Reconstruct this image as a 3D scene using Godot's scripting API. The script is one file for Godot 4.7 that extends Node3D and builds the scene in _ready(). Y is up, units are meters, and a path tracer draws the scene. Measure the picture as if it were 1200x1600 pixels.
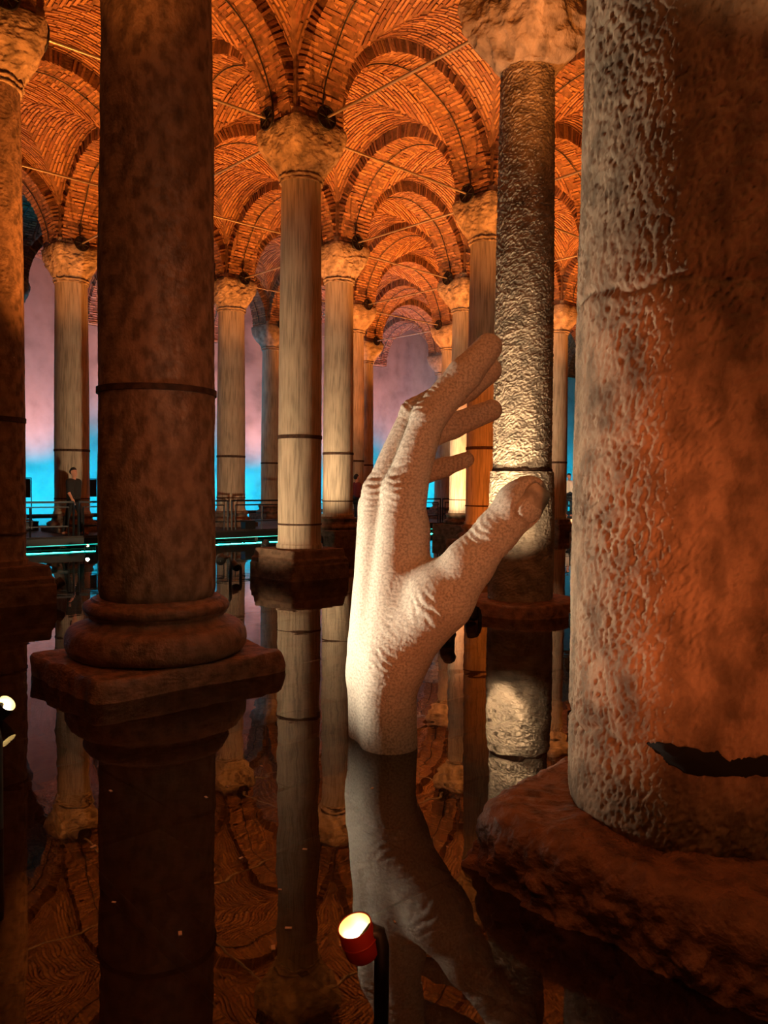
extends Node3D
# A flooded underground hall of columns under brick cross vaults, with a giant hand sculpture rising from the water.
# Metres, y up, water surface at y = 0. The columns stand on a square grid, 4.9 m apart, turned 43 degrees to the view.

const EYE := 1.62
const FOCAL := 1266.1
const PITCH := 0.03404
const ROLL := 0.00894
const BAY := 4.9
const NECK := 6.78
const CAP_TOP := 7.6
const SPRING := 7.66
const ROD_Y := 7.66
const BAND := 0.45      # half width of an arch band
const FLOOR_Y := -0.5

var rng: RandomNumberGenerator = RandomNumberGenerator.new()
var M := {}
var ga := Vector2(0.7300, 0.6834)
var gb := Vector2(0.6834, -0.7300)
var moved := {}
var noise_a := FastNoiseLite.new()
var noise_b := FastNoiseLite.new()
var noise_c := FastNoiseLite.new()
var noise_d := FastNoiseLite.new()
var brick_meshes: Array = []
var brick_mats: Array = []
var brick_tints: Array = []
var used := {}
var none: Callable

# ------------------------------------------------------------------ small helpers
func numbered(called: String) -> String:
	var n: int = used.get(called, 0)
	used[called] = n + 1
	return called if n == 0 else "%s_%03d" % [called, n]

func thing(called: String, label: String, category: String, at := Vector3.ZERO, turn := 0.0, group := "") -> Node3D:
	var o := Node3D.new()
	o.name = numbered(called)
	add_child(o, true)
	o.position = at
	o.rotation.y = turn
	tag(o, label, category, group)
	return o

func tag(o: Node, label: String, category: String, group := "") -> void:
	o.set_meta("label", label)
	o.set_meta("category", category)
	if group != "":
		o.set_meta("group", group)

func part(called: String, mesh: Mesh, mat: Material, parent: Node3D, at := Vector3.ZERO, label := "") -> MeshInstance3D:
	var o := MeshInstance3D.new()
	o.name = called if parent != self else numbered(called)
	o.mesh = mesh
	o.material_override = mat
	o.position = at
	o.cast_shadow = GeometryInstance3D.SHADOW_CASTING_SETTING_ON
	parent.add_child(o, true)
	if label != "":
		o.set_meta("label", label)
	return o

func struct(called: String, mesh: Mesh, mat: Material, label: String, at := Vector3.ZERO) -> MeshInstance3D:
	var o := part(called, mesh, mat, self, at)
	o.set_meta("kind", "structure")
	o.set_meta("label", label)
	return o

func struct_node(called: String, label: String) -> Node3D:
	var o := Node3D.new()
	o.name = numbered(called)
	add_child(o, true)
	o.set_meta("kind", "structure")
	o.set_meta("label", label)
	return o

# world from (right, up, away)
func W(x: float, y: float, z: float) -> Vector3:
	return Vector3(x, y, -z)

# a point of the world from the picture point (px, py) and how far away it is
func at(px: float, py: float, z: float) -> Vector3:
	var cr := cos(ROLL)
	var sr := sin(ROLL)
	var du := px - 600.0
	var dv := py - 800.0
	var u := du * cr + dv * sr
	var v := -du * sr + dv * cr
	var yy := -v / FOCAL
	var c := cos(PITCH)
	var s := sin(PITCH)
	var wy := yy * c - s
	var wz := yy * s + c
	return Vector3(u / FOCAL / wz * z, EYE + wy / wz * z, -z)

# picture point of a world point, z of the result is the distance
func seen_at(p: Vector3) -> Vector3:
	var y := p.y - EYE
	var z := -p.z
	var zz := z * cos(PITCH) - y * sin(PITCH)
	if zz < 0.2:
		return Vector3(-9999, -9999, zz)
	var yy := y * cos(PITCH) + z * sin(PITCH)
	return Vector3(600.0 + FOCAL * p.x / zz, 800.0 - FOCAL * yy / zz, zz)

func in_frame(p: Vector3, margin := 60.0) -> bool:
	var s := seen_at(p)
	return s.x > -margin and s.x < 1200.0 + margin and s.y > -margin and s.y < 1600.0 + margin

func lattice(i: float, j: float) -> Vector2:
	return Vector2(-1.5337, 14.113) + (ga * i + gb * j) * BAY

func node_at(i: int, j: int) -> Vector2:
	var k := Vector2i(i, j)
	if moved.has(k):
		return moved[k]
	return lattice(i, j)

# ------------------------------------------------------------------ mesh builders
class Build:
	var v := PackedVector3Array()
	var n := PackedVector3Array()
	var uv := PackedVector2Array()
	var ix := PackedInt32Array()

	func tri(a: int, b: int, c: int) -> void:
		ix.append(a); ix.append(b); ix.append(c)

	func quad_flat(a: Vector3, b: Vector3, c: Vector3, d: Vector3) -> void:
		# counter-clockwise seen from outside
		var k := v.size()
		var nn := (b - a).cross(c - a).normalized()
		for p in [a, b, c, d]:
			v.append(p); n.append(nn); uv.append(Vector2(p.x + p.z, p.y))
		tri(k, k + 2, k + 1)
		tri(k, k + 3, k + 2)

	func box(c: Vector3, h: Vector3, bas := Basis()) -> void:
		var x := bas.x * h.x
		var y := bas.y * h.y
		var z := bas.z * h.z
		quad_flat(c - x - y + z, c + x - y + z, c + x + y + z, c - x + y + z)
		quad_flat(c + x - y - z, c - x - y - z, c - x + y - z, c + x + y - z)
		quad_flat(c + x - y + z, c + x - y - z, c + x + y - z, c + x + y + z)
		quad_flat(c - x - y - z, c - x - y + z, c - x + y + z, c - x + y - z)
		quad_flat(c - x + y + z, c + x + y + z, c + x + y - z, c - x + y - z)
		quad_flat(c - x - y - z, c + x - y - z, c + x - y + z, c - x - y + z)

	func smooth_normals(from: int) -> void:
		var count := v.size()
		n.resize(count)
		for k in range(from, count):
			n[k] = Vector3.ZERO
		var q := 0
		while q < ix.size():
			var a := ix[q]
			if a >= from:
				var b := ix[q + 1]
				var c := ix[q + 2]
				var f := (v[c] - v[a]).cross(v[b] - v[a])
				n[a] += f; n[b] += f; n[c] += f
			q += 3
		for k in range(from, count):
			n[k] = n[k].normalized() if n[k].length_squared() > 1e-24 else Vector3.UP

	func tube(pts: Array, radii: Array, seg := 12, caps := true) -> void:
		var from := v.size()
		var prev := Vector3.ZERO
		for k in pts.size():
			var t: Vector3
			if k == 0: t = pts[1] - pts[0]
			elif k == pts.size() - 1: t = pts[k] - pts[k - 1]
			else: t = (pts[k + 1] - pts[k]).normalized() + (pts[k] - pts[k - 1]).normalized()
			t = t.normalized()
			var x: Vector3
			if k == 0:
				x = t.cross(Vector3.UP if absf(t.y) < 0.9 else Vector3.RIGHT).normalized()
			else:
				x = (prev - t * prev.dot(t)).normalized()
			prev = x
			var y := t.cross(x)
			var r: float = radii[k] if radii.size() > 1 else radii[0]
			for s in seg:
				var a := TAU * s / seg
				v.append(pts[k] + (x * cos(a) + y * sin(a)) * r)
				uv.append(Vector2(float(s) / seg, k))
		for k in pts.size() - 1:
			for s in seg:
				var a := from + k * seg + s
				var b := from + k * seg + (s + 1) % seg
				tri(a, a + seg, b)
				tri(b, a + seg, b + seg)
		smooth_normals(from)
		if caps:
			for e in 2:
				var c := v.size()
				var k: int = 0 if e == 0 else pts.size() - 1
				var dirn: Vector3 = (pts[0] - pts[1] if e == 0 else pts[k] - pts[k - 1]).normalized()
				v.append(pts[k]); n.append(dirn); uv.append(Vector2.ZERO)
				for s in seg:
					v.append(v[from + k * seg + s]); n.append(dirn); uv.append(Vector2.ZERO)
				for s in seg:
					if e == 0: tri(c, c + 1 + s, c + 1 + (s + 1) % seg)
					else: tri(c, c + 1 + (s + 1) % seg, c + 1 + s)

	func done() -> ArrayMesh:
		var arr := []
		arr.resize(Mesh.ARRAY_MAX)
		arr[Mesh.ARRAY_VERTEX] = v
		arr[Mesh.ARRAY_NORMAL] = n
		arr[Mesh.ARRAY_TEX_UV] = uv
		arr[Mesh.ARRAY_INDEX] = ix
		var m := ArrayMesh.new()
		m.add_surface_from_arrays(Mesh.PRIMITIVE_TRIANGLES, arr)
		return m

func superr(phi: float, p: float) -> float:
	if p <= 2.01:
		return 1.0
	return pow(pow(absf(cos(phi)), p) + pow(absf(sin(phi)), p), -1.0 / p)

# A turned body: profile rows [radius, y, squareness, sharp?]; squareness 2 is round, 16 nearly square. disp(p, outward) -> Vector3 offset.
func turned(profile: Array, seg: int, disp: Callable, turn := 0.0, close_top := true) -> ArrayMesh:
	var b := Build.new()
	var rows: Array = []          # [r, y, p, starts a new strip]
	for k in profile.size():
		var q: Array = profile[k]
		rows.append([q[0], q[1], q[2], false])
		if q.size() > 3 and q[3] and k > 0 and k < profile.size() - 1:
			rows.append([q[0], q[1], q[2], true])
	if close_top:
		var l: Array = profile[profile.size() - 1]
		rows.append([l[0], l[1], l[2], true])
		rows.append([l[0] * 0.6, l[1], l[2], false])
		rows.append([0.0001, l[1], l[2], false])
	var use_disp := disp.is_valid()
	for r in rows:
		for s in seg + 1:
			var phi := TAU * (s % seg) / seg
			var rr: float = r[0] * superr(phi, r[2])
			var d := Vector3(cos(phi + turn), 0, sin(phi + turn))
			var p := d * rr + Vector3(0, r[1], 0)
			if use_disp:
				p += disp.call(p, d)
			b.v.append(p)
			b.uv.append(Vector2(float(s) / seg, r[1]))
	for k in rows.size() - 1:
		if rows[k + 1][3]:
			continue
		for s in seg:
			var a := k * (seg + 1) + s
			b.tri(a, a + 1, a + seg + 1)
			b.tri(a + 1, a + seg + 2, a + seg + 1)
	b.smooth_normals(0)
	for k in rows.size():          # join the seam
		var a := k * (seg + 1)
		var m := (b.n[a] + b.n[a + seg]).normalized()
		b.n[a] = m
		b.n[a + seg] = m
	return b.done()

# rows of a shaft of even fineness between two heights, with entasis
func shaft_rows(r0: float, r1: float, y0: float, y1: float, count: int) -> Array:
	var out: Array = []
	for k in count + 1:
		var t := float(k) / count
		out.append([lerpf(r0, r1, t) + 0.012 * sin(PI * t), lerpf(y0, y1, t), 2.0])
	return out

# ------------------------------------------------------------------ materials
func noise_tex(freq: float, kind: int, octaves: int, ramp: Array, size := 512, seed_ := 1, warp := 0.0) -> NoiseTexture2D:
	var n := FastNoiseLite.new()
	n.seed = seed_
	n.frequency = freq
	n.noise_type = kind as FastNoiseLite.NoiseType
	n.fractal_type = FastNoiseLite.FRACTAL_FBM
	n.fractal_octaves = octaves
	if warp > 0.0:
		n.domain_warp_enabled = true
		n.domain_warp_amplitude = warp
	var t := NoiseTexture2D.new()
	t.width = size
	t.height = size
	t.seamless = true
	t.noise = n
	if ramp.size():
		var g := Gradient.new()
		g.offsets = PackedFloat32Array(ramp.map(func(r): return r[0]))
		g.colors = PackedColorArray(ramp.map(func(r): return r[1]))
		t.color_ramp = g
	return t

func stone(color: Color, tex: Texture2D, scale: Vector3, height_tex: Texture2D = null, bump := 0.0, rough := 0.85) -> StandardMaterial3D:
	var m := StandardMaterial3D.new()
	m.albedo_color = color
	m.albedo_texture = tex
	m.roughness = rough
	m.metallic_specular = 0.35
	m.uv1_triplanar = true
	m.uv1_world_triplanar = true
	m.uv1_scale = scale
	if height_tex:
		m.heightmap_enabled = true
		m.heightmap_texture = height_tex
		m.heightmap_scale = bump
	return m

func plain(color: Color, rough := 0.6, metal := 0.0) -> StandardMaterial3D:
	var m := StandardMaterial3D.new()
	m.albedo_color = color
	m.roughness = rough
	m.metallic = metal
	return m

func glowing(color: Color, energy: float) -> StandardMaterial3D:
	var m := StandardMaterial3D.new()
	m.albedo_color = Color(0.8, 0.8, 0.8)
	m.emission_enabled = true
	m.emission = color
	m.emission_energy_multiplier = energy
	return m

func make_materials() -> void:
	var g := func(x: float) -> Color: return Color(x, x, x)
	var mottle := noise_tex(0.012, 3, 5, [[0.0, g.call(0.42)], [0.38, g.call(0.72)], [0.55, g.call(0.9)], [1.0, g.call(1.0)]], 512, 3, 20.0)
	var fine := noise_tex(0.05, 3, 4, [], 512, 7)
	var streak := noise_tex(0.02, 3, 5, [[0.0, g.call(0.62)], [0.40, g.call(0.82)], [0.5, g.call(0.9)], [1.0, g.call(1.0)]], 512, 11)
	var pits := noise_tex(0.045, 2, 2, [[0.0, g.call(0.0)], [0.35, g.call(0.6)], [1.0, g.call(1.0)]], 512, 5, 12.0)
	var speck := noise_tex(0.035, 3, 4, [[0.0, g.call(0.70)], [0.40, g.call(0.84)], [0.50, g.call(0.96)], [0.62, g.call(1.0)], [1.0, g.call(1.0)]], 1024, 23)
	var soft := noise_tex(0.01, 3, 5, [[0.0, g.call(0.7)], [0.45, g.call(0.9)], [1.0, g.call(1.0)]], 512, 61)
	M.marble = stone(Color(0.74, 0.67, 0.58), streak, Vector3(2.6, 0.16, 2.6), fine, 0.5, 0.75)
	M.capital = stone(Color(0.66, 0.57, 0.48), mottle, Vector3(0.8, 0.8, 0.8), fine, 2.0)
	M.pitted = stone(Color(0.70, 0.60, 0.50), mottle, Vector3(1.3, 0.8, 1.3), fine, 0.6, 0.85)
	M.weathered = stone(Color(0.62, 0.50, 0.41), mottle, Vector3(1.5, 0.9, 1.5), fine, 1.0, 0.9)
	M.chiselled = stone(Color(0.72, 0.65, 0.57), mottle, Vector3(0.7, 0.7, 0.7), fine, 0.8, 0.85)
	M.plinth = stone(Color(0.52, 0.42, 0.34), mottle, Vector3(1.1, 1.1, 1.1), fine, 1.2, 0.9)
	M.wet = stone(Color(0.60, 0.43, 0.33), mottle, Vector3(1.6, 1.6, 1.6), fine, 1.2, 0.5)
	M.hand = stone(Color(0.80, 0.76, 0.70), speck, Vector3(1.9, 1.9, 1.9), fine, 0.35, 0.7)
	M.nail = stone(Color(0.80, 0.74, 0.66), mottle, Vector3(1.5, 1.5, 1.5), fine, 0.1, 0.55)
	M.mortar = stone(Color(0.52, 0.38, 0.28), mottle, Vector3(1.2, 1.2, 1.2), fine, 1.0, 0.95)
	M.plaster = stone(Color(0.66, 0.60, 0.55), soft, Vector3(0.35, 0.22, 0.35), fine, 0.4, 0.9)
	M.floor = stone(Color(0.20, 0.14, 0.10), mottle, Vector3(0.5, 0.5, 0.5), fine, 1.0, 0.9)
	for k in 3:
		var c: Color = [Color(0.36, 0.25, 0.18), Color(0.31, 0.22, 0.16), Color(0.40, 0.29, 0.20)][k]
		M["slab%d" % k] = stone(c, mottle, Vector3(0.6, 0.6, 0.6), fine, 1.0, 0.85)
	M.deck = stone(Color(0.23, 0.20, 0.18), mottle, Vector3(0.7, 0.7, 0.7), fine, 0.4, 0.6)
	M.iron = plain(Color(0.10, 0.085, 0.075), 0.55, 0.6)
	M.rust = stone(Color(0.32, 0.22, 0.16), mottle, Vector3(2, 2, 2), fine, 0.3, 0.8)
	M.steel = plain(Color(0.62, 0.56, 0.50), 0.4, 0.7)
	M.black = plain(Color(0.07, 0.07, 0.066), 0.5, 0.0)
	M.tar = plain(Color(0.05, 0.04, 0.035), 0.95)
	M.cable = plain(Color(0.05, 0.045, 0.04), 0.6)
	M.reflector = plain(Color(0.9, 0.84, 0.66), 0.35, 0.5)
	M.fleck = plain(Color(0.75, 0.65, 0.55), 0.8)
	M.redhead = plain(Color(0.62, 0.17, 0.07), 0.5, 0.2)
	brick_tints = [Color(0.62, 0.44, 0.32), Color(0.55, 0.37, 0.27), Color(0.68, 0.50, 0.38), Color(0.50, 0.35, 0.27), Color(0.64, 0.47, 0.31)]
	var bricktex := noise_tex(0.02, 3, 4, [[0.0, g.call(0.66)], [0.5, g.call(0.9)], [1.0, g.call(1.0)]], 512, 31)
	for c in brick_tints:
		brick_mats.append(stone(c, bricktex, Vector3(2.2, 2.2, 2.2), fine, 0.5, 0.92))
	M.brick_copies = stone(Color.WHITE, bricktex, Vector3(2.2, 2.2, 2.2), fine, 0.5, 0.92)
	M.brick_copies.vertex_color_use_as_albedo = true
	var w := StandardMaterial3D.new()
	w.transparency = BaseMaterial3D.TRANSPARENCY_ALPHA
	w.albedo_color = Color(0.15, 0.10, 0.07, 0.75)
	w.roughness = 0.0
	w.metallic_specular = 0.45
	w.normal_enabled = true
	w.normal_texture = ripple_texture()
	w.normal_scale = 0.025
	w.uv1_triplanar = true
	w.uv1_world_triplanar = true
	w.uv1_scale = Vector3(0.35, 0.35, 0.35)
	M.water = w

func ripple_texture() -> NoiseTexture2D:
	var t := noise_tex(0.012, 3, 3, [], 512, 41)
	t.as_normal_map = true
	t.bump_strength = 6.0
	return t

# ------------------------------------------------------------------ ceiling
func sized(b: Basis, s: Vector3) -> Basis:
	return Basis(b.x * s.x, b.y * s.y, b.z * s.z)

func make_brick_meshes() -> void:
	for k in 4:
		var r: RandomNumberGenerator = RandomNumberGenerator.new()
		r.seed = 90 + k
		var b := Build.new()
		var c: Array = []
		for s in 8:
			var q := Vector3(0.5 if s & 1 else -0.5, 0.5 if s & 2 else -0.5, 0.5 if s & 4 else -0.5)
			q *= Vector3(1.0 - r.randf() * 0.10, 1.0 - r.randf() * 0.22, 1.0 - r.randf() * 0.10)
			c.append(q)
		# rounded a little on the face that shows (-y): a smaller inner face
		b.quad_flat(c[4], c[5], c[7], c[6])
		b.quad_flat(c[1], c[0], c[2], c[3])
		b.quad_flat(c[5], c[1], c[3], c[7])
		b.quad_flat(c[0], c[4], c[6], c[2])
		b.quad_flat(c[6], c[7], c[3], c[2])
		b.quad_flat(c[0], c[1], c[5], c[4])
		brick_meshes.append(b.done())

# puts the bricks of a piece of the setting: the nearest ones in view as parts, the rest as one part of copies
func lay_bricks(root: Node3D, places: Array, most: int) -> void:
	var order: Array = []
	for k in places.size():
		var s := seen_at(places[k].origin)
		var inside: bool = s.x > -5 and s.x < 1205 and s.y > -5 and s.y < 900
		order.append([s.z if inside else 1000.0 + s.z, k])
	order.sort_custom(func(p, q): return p[0] < q[0])
	var rest: Array = []
	var made := 0
	for o in order:
		var t: Transform3D = places[o[1]]
		if made < most and o[0] < 1000.0:
			var mi := part("brick", brick_meshes[o[1] % 4], brick_mats[(o[1] * 7 + o[1] / 3) % 5], root)
			mi.transform = t
			made += 1
		else:
			rest.append(o[1])
	if rest.is_empty():
		return
	var mm := MultiMesh.new()
	mm.transform_format = MultiMesh.TRANSFORM_3D
	mm.use_colors = true
	mm.mesh = brick_meshes[0]
	mm.instance_count = rest.size()
	for k in rest.size():
		mm.set_instance_transform(k, places[rest[k]])
		mm.set_instance_color(k, (brick_tints[(rest[k] * 7 + rest[k] / 3) % 5] as Color).srgb_to_linear())
	var node := MultiMeshInstance3D.new()
	node.name = "brickwork"
	node.multimesh = mm
	node.material_override = M.brick_copies
	node.set_meta("kind", "stuff")
	root.add_child(node, true)

func arch(p2: Vector2, q2: Vector2, label: String, single: bool, bricks: bool) -> void:
	var p := W(p2.x, 0, p2.y)
	var q := W(q2.x, 0, q2.y)
	var span := p.distance_to(q)
	var d := (q - p) / span
	var side := d.cross(Vector3.UP)
	var rad := span / 2.0 - 0.56
	var mid := (p + q) / 2.0 + Vector3(0, SPRING, 0)
	var root := struct_node("vault_arch", label)
	# mortar body
	var b := Build.new()
	var n := 40
	var hw := BAND - 0.02
	for k in n:
		var t0 := PI * k / n
		var t1 := PI * (k + 1) / n
		var e0 := -d * cos(t0) + Vector3.UP * sin(t0)
		var e1 := -d * cos(t1) + Vector3.UP * sin(t1)
		var r0 := rad + 0.018
		var r1 := rad + 0.42
		var a := mid + e0 * r0
		var c := mid + e1 * r0
		var ao := mid + e0 * r1
		var co := mid + e1 * r1
		b.quad_flat(a + side * hw, a - side * hw, c - side * hw, c + side * hw)
		b.quad_flat(a - side * hw, ao - side * hw, co - side * hw, c - side * hw)
		b.quad_flat(ao + side * hw, a + side * hw, c + side * hw, co + side * hw)
		b.quad_flat(ao - side * hw, ao + side * hw, co + side * hw, co - side * hw)
	part("mortar_bed", b.done(), M.mortar, root)
	if bricks:
		var places: Array = []
		var courses := int(PI * rad / 0.084)
		for k in courses:
			var th := PI * (k + 0.5) / courses
			var e := -d * cos(th) + Vector3.UP * sin(th)
			var tan_ := d * sin(th) + Vector3.UP * cos(th)
			var x := -BAND + rng.randf_range(-0.025, 0.02)
			var end := BAND + rng.randf_range(-0.02, 0.025)
			var first := 0.13 if k % 2 else 0.25
			while x < end - 0.05:
				var l := minf(rng.randf_range(0.23, 0.32) if first <= 0.0 else first + rng.randf_range(-0.02, 0.03), end - x)
				first = 0.0
				if end - (x + l) < 0.07:
					l = end - x
				var depth := 0.41
				var c := mid + e * (rad + depth / 2.0 + rng.randf_range(-0.014, 0.008)) + side * (x + l / 2.0)
				var bas := Basis(side, e, tan_).orthonormalized()
				bas = bas * Basis(Vector3(0, 1, 0), rng.randf_range(-0.03, 0.03))
				var t := Transform3D(sized(bas, Vector3(l - 0.012, depth, rng.randf_range(0.046, 0.058))), c)
				places.append(t)
				x += l
		lay_bricks(root, places, 300 if single else 0)
	# the dark cable clipped along the middle of the soffit
	var pts: Array = []
	for k in 31:
		var th := PI * (0.02 + 0.96 * k / 30.0)
		pts.append(mid + (-d * cos(th) + Vector3.UP * sin(th)) * (rad - 0.025) + side * (0.015 * sin(k * 0.9)))
	var cb := Build.new()
	cb.tube(pts, [0.013], 6)
	part("cable", cb.done(), M.cable, root)

func web_height(u: float, v: float) -> float:
	var w := minf(absf(u), absf(v))
	return SPRING + 0.05 + sqrt(maxf(0.0, 2.13 * 2.13 - w * w))

func bay_point(c: Array, u: float, v: float, up: float) -> Vector3:
	var s := 0.5 + u / BAY
	var t := 0.5 + v / BAY
	var a: Vector2 = (c[0] as Vector2).lerp(c[1], s)
	var b: Vector2 = (c[3] as Vector2).lerp(c[2], s)
	var q := a.lerp(b, t)
	return W(q.x, web_height(u, v) + up, q.y)

func vault(i: int, j: int, label: String, single: int, bricks: bool) -> void:
	var c := [node_at(i, j), node_at(i + 1, j), node_at(i + 1, j + 1), node_at(i, j + 1)]
	var root := struct_node("vault_bay", label)
	var b := Build.new()
	var n := 48
	var lim := BAY / 2.0 - 0.1
	for r in n + 1:
		for k in n + 1:
			var u := lerpf(-lim, lim, float(k) / n)
			var v := lerpf(-lim, lim, float(r) / n)
			b.v.append(bay_point(c, u, v, 0.02))
			b.uv.append(Vector2(u, v))
	for r in n:
		for k in n:
			var a := r * (n + 1) + k
			b.tri(a, a + n + 1, a + 1)
			b.tri(a + 1, a + n + 1, a + n + 2)
	b.smooth_normals(0)
	if b.n[(n / 2) * (n + 1) + n / 2].y > 0:
		for k in b.n.size():
			b.n[k] = -b.n[k]
		for k in range(0, b.ix.size(), 3):
			var s := b.ix[k + 1]
			b.ix[k + 1] = b.ix[k + 2]
			b.ix[k + 2] = s
	part("mortar_bed", b.done(), M.mortar, root)
	if not bricks:
		return
	var places: Array = []
	var top := BAY / 2.0 - BAND + 0.05
	for w in 4:
		var k := 0
		while true:
			var v := top - (k + 0.5) * 0.086
			k += 1
			if v < 0.08:
				break
			var u := -v + 0.02 + rng.randf_range(0.0, 0.08)
			while u < v - 0.08:
				var l := minf(rng.randf_range(0.22, 0.33), v - u)
				# shorter along the plan where the web is steep
				var mid := clampf(u + l * 0.3, -2.1, 2.1)
				var slope := sqrt(maxf(0.04, 1.0 - mid * mid / (2.13 * 2.13)))
				var lu := l * slope
				var uc := u + lu / 2.0
				var P: Array = []
				for q in [[uc - 0.05, v], [uc + 0.05, v], [uc, v - 0.04], [uc, v + 0.04], [uc, v]]:
					var uu: float = q[0]
					var vv: float = q[1]
					# keep to this web's own barrel: its height depends on uu only
					var hgt := SPRING + 0.05 + sqrt(maxf(0.0, 2.13 * 2.13 - uu * uu))
					var xy := Vector2(uu, -vv) if w == 0 else (Vector2(vv, uu) if w == 1 else (Vector2(-uu, vv) if w == 2 else Vector2(-vv, -uu)))
					var pp := bay_point(c, xy.x, xy.y, 0.0)
					pp.y = hgt
					P.append(pp)
				var along: Vector3 = (P[1] - P[0]).normalized()
				var across: Vector3 = (P[3] - P[2]).normalized()
				var up := along.cross(across).normalized()
				if up.y < 0:
					up = -up
				across = along.cross(up).normalized()
				var bas := Basis(along, up, across)
				if bas.determinant() < 0:
					bas = Basis(along, up, -across)
				var cc: Vector3 = P[4] + up * (0.04 + rng.randf_range(-0.014, 0.006))
				places.append(Transform3D(sized(bas, Vector3(l - 0.012, 0.09, rng.randf_range(0.046, 0.058))), cc))
				u += lu + 0.004
	lay_bricks(root, places, single)

const ORDINALS := ["first", "second", "third", "fourth", "fifth", "sixth", "seventh", "eighth", "ninth", "tenth", "eleventh", "twelfth", "thirteenth", "fourteenth"]
const COLUMN_NAMES := {Vector2i(0, 0): "streaked pedestal column", Vector2i(0, 1): "chiselled column", Vector2i(-1, 1): "thick column", Vector2i(-1, 0): "left-edge column", Vector2i(1, 0): "dark orange column", Vector2i(1, -1): "smooth column close behind",
	Vector2i(2, -1): "fluted orange column", Vector2i(0, -2): "far left walkway column", Vector2i(1, -2): "pale walkway column", Vector2i(0, -1): "hidden column", Vector2i(2, -2): "narrow grey column", Vector2i(1, 1): "column behind the giant one", Vector2i(3, -1): "low-plinth far column", Vector2i(2, 0): "column hidden behind the giant", Vector2i(3, -2): "slim dark column", Vector2i(2, -3): "slim column by the wall", Vector2i(3, -3): "slimmest wall column", Vector2i(-1, 2): "giant column", Vector2i(-1, -1): "column beyond the left edge"}

# ------------------------------------------------------------------ columns
const GRID_TURN := -0.7525

func rough(amp: float, freq: float, seed_: float, up := 0.4) -> Callable:
	return func(p: Vector3, d: Vector3) -> Vector3:
		var q := p * freq + Vector3(seed_ * 7.3, seed_ * 3.1, -seed_ * 5.7)
		var h := noise_a.get_noise_3dv(q * 40.0) * 0.7 + noise_a.get_noise_3dv(q * 105.0) * 0.3
		return d * (h * amp) + Vector3(0, noise_b.get_noise_3dv(q * 40.0) * amp * up, 0)

func broken(amp: float, seed_: float) -> Callable:
	return func(p: Vector3, d: Vector3) -> Vector3:
		var q := p + Vector3(seed_, 0, seed_ * 2.0)
		var h := noise_d.get_noise_3dv(q * 100.0) + 0.55 + 0.5 * noise_d.get_noise_3dv(q * 310.0)
		return d * ((h + 0.6 * noise_a.get_noise_3dv(q * 90.0)) * amp) + Vector3(0, h * amp * 0.4, 0)

func pitted(amp: float, freq: float, seed_: float, wide: float) -> Callable:
	return func(p: Vector3, d: Vector3) -> Vector3:
		var q := Vector3(p.x, p.y * 0.62, p.z) * freq + Vector3(seed_, seed_ * 2.0, 0)
		var h := noise_c.get_noise_3dv(q)
		var patch := noise_b.get_noise_3dv(p * 60.0 + Vector3(seed_ * 9.0, 0, 0)) * 0.5 + 0.62
		var pit := -clampf(h * 1.3 + 0.18, 0.0, 1.0) * amp * clampf(patch, 0.35, 1.0)
		var small := noise_a.get_noise_3dv(q * 2.7) * amp * 0.28
		return d * (pit + small + noise_a.get_noise_3dv(p * 45.0) * wide)

func strokes(amp: float, seed_: float) -> Callable:
	return func(p: Vector3, d: Vector3) -> Vector3:
		var q := Vector3(p.x * 1050.0, p.y * 2300.0 + noise_b.get_noise_3dv(p * 400.0) * 75.0, p.z * 1050.0) + Vector3(seed_, 0, 0)
		return d * (noise_a.get_noise_3dv(q) * amp + noise_a.get_noise_3dv(q * 0.35) * amp * 0.5)

func iron_band(root: Node3D, r: float, y: float, h := 0.05) -> void:
	var m := turned([[r, y - h / 2, 2.0], [r + 0.012, y - h / 2 + 0.004, 2.0, true], [r + 0.012, y + h / 2 - 0.004, 2.0, true], [r, y + h / 2, 2.0]], 48, none, 0.0, false)
	part("iron_band", m, M.rust, root)

func capital_mesh(r: float, y0: float, half: float, amp: float, seg: int, count: int, seed_: float) -> ArrayMesh:
	var rows := [[r - 0.04, y0 - 0.05, 2.0], [r + 0.028, y0 - 0.045, 2.0, true], [r + 0.035, y0 - 0.015, 2.0], [r + 0.02, y0, 2.0, true], [r + 0.05, y0 + 0.025, 2.0], [r + 0.055, y0 + 0.05, 2.0], [r + 0.03, y0 + 0.07, 2.0, true]]
	var y2 := y0 + 0.07
	var y1 := CAP_TOP - 0.16
	for k in range(1, count + 1):
		var t := float(k) / count
		rows.append([lerpf(r + 0.03, half, 1.0 - pow(1.0 - t, 1.9)), lerpf(y2, y1, t), lerpf(2.0, 6.0, t * t)])
	rows.append([half + 0.005, y1 + 0.10, 7.0])
	rows.append([half - 0.01, CAP_TOP + 0.02, 9.0, true])
	rows.append([half - 0.06, CAP_TOP + 0.04, 12.0, true])
	rows.append([half - 0.06, CAP_TOP + 0.16, 12.0, true])
	return turned(rows, seg, rough(amp, 8.0, seed_), GRID_TURN)

func square_plinth(rows: Array, amp: float, seed_: float, seg := 160) -> ArrayMesh:
	return turned(rows, seg, rough(amp, 3.0, seed_, 0.5), GRID_TURN)

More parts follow.
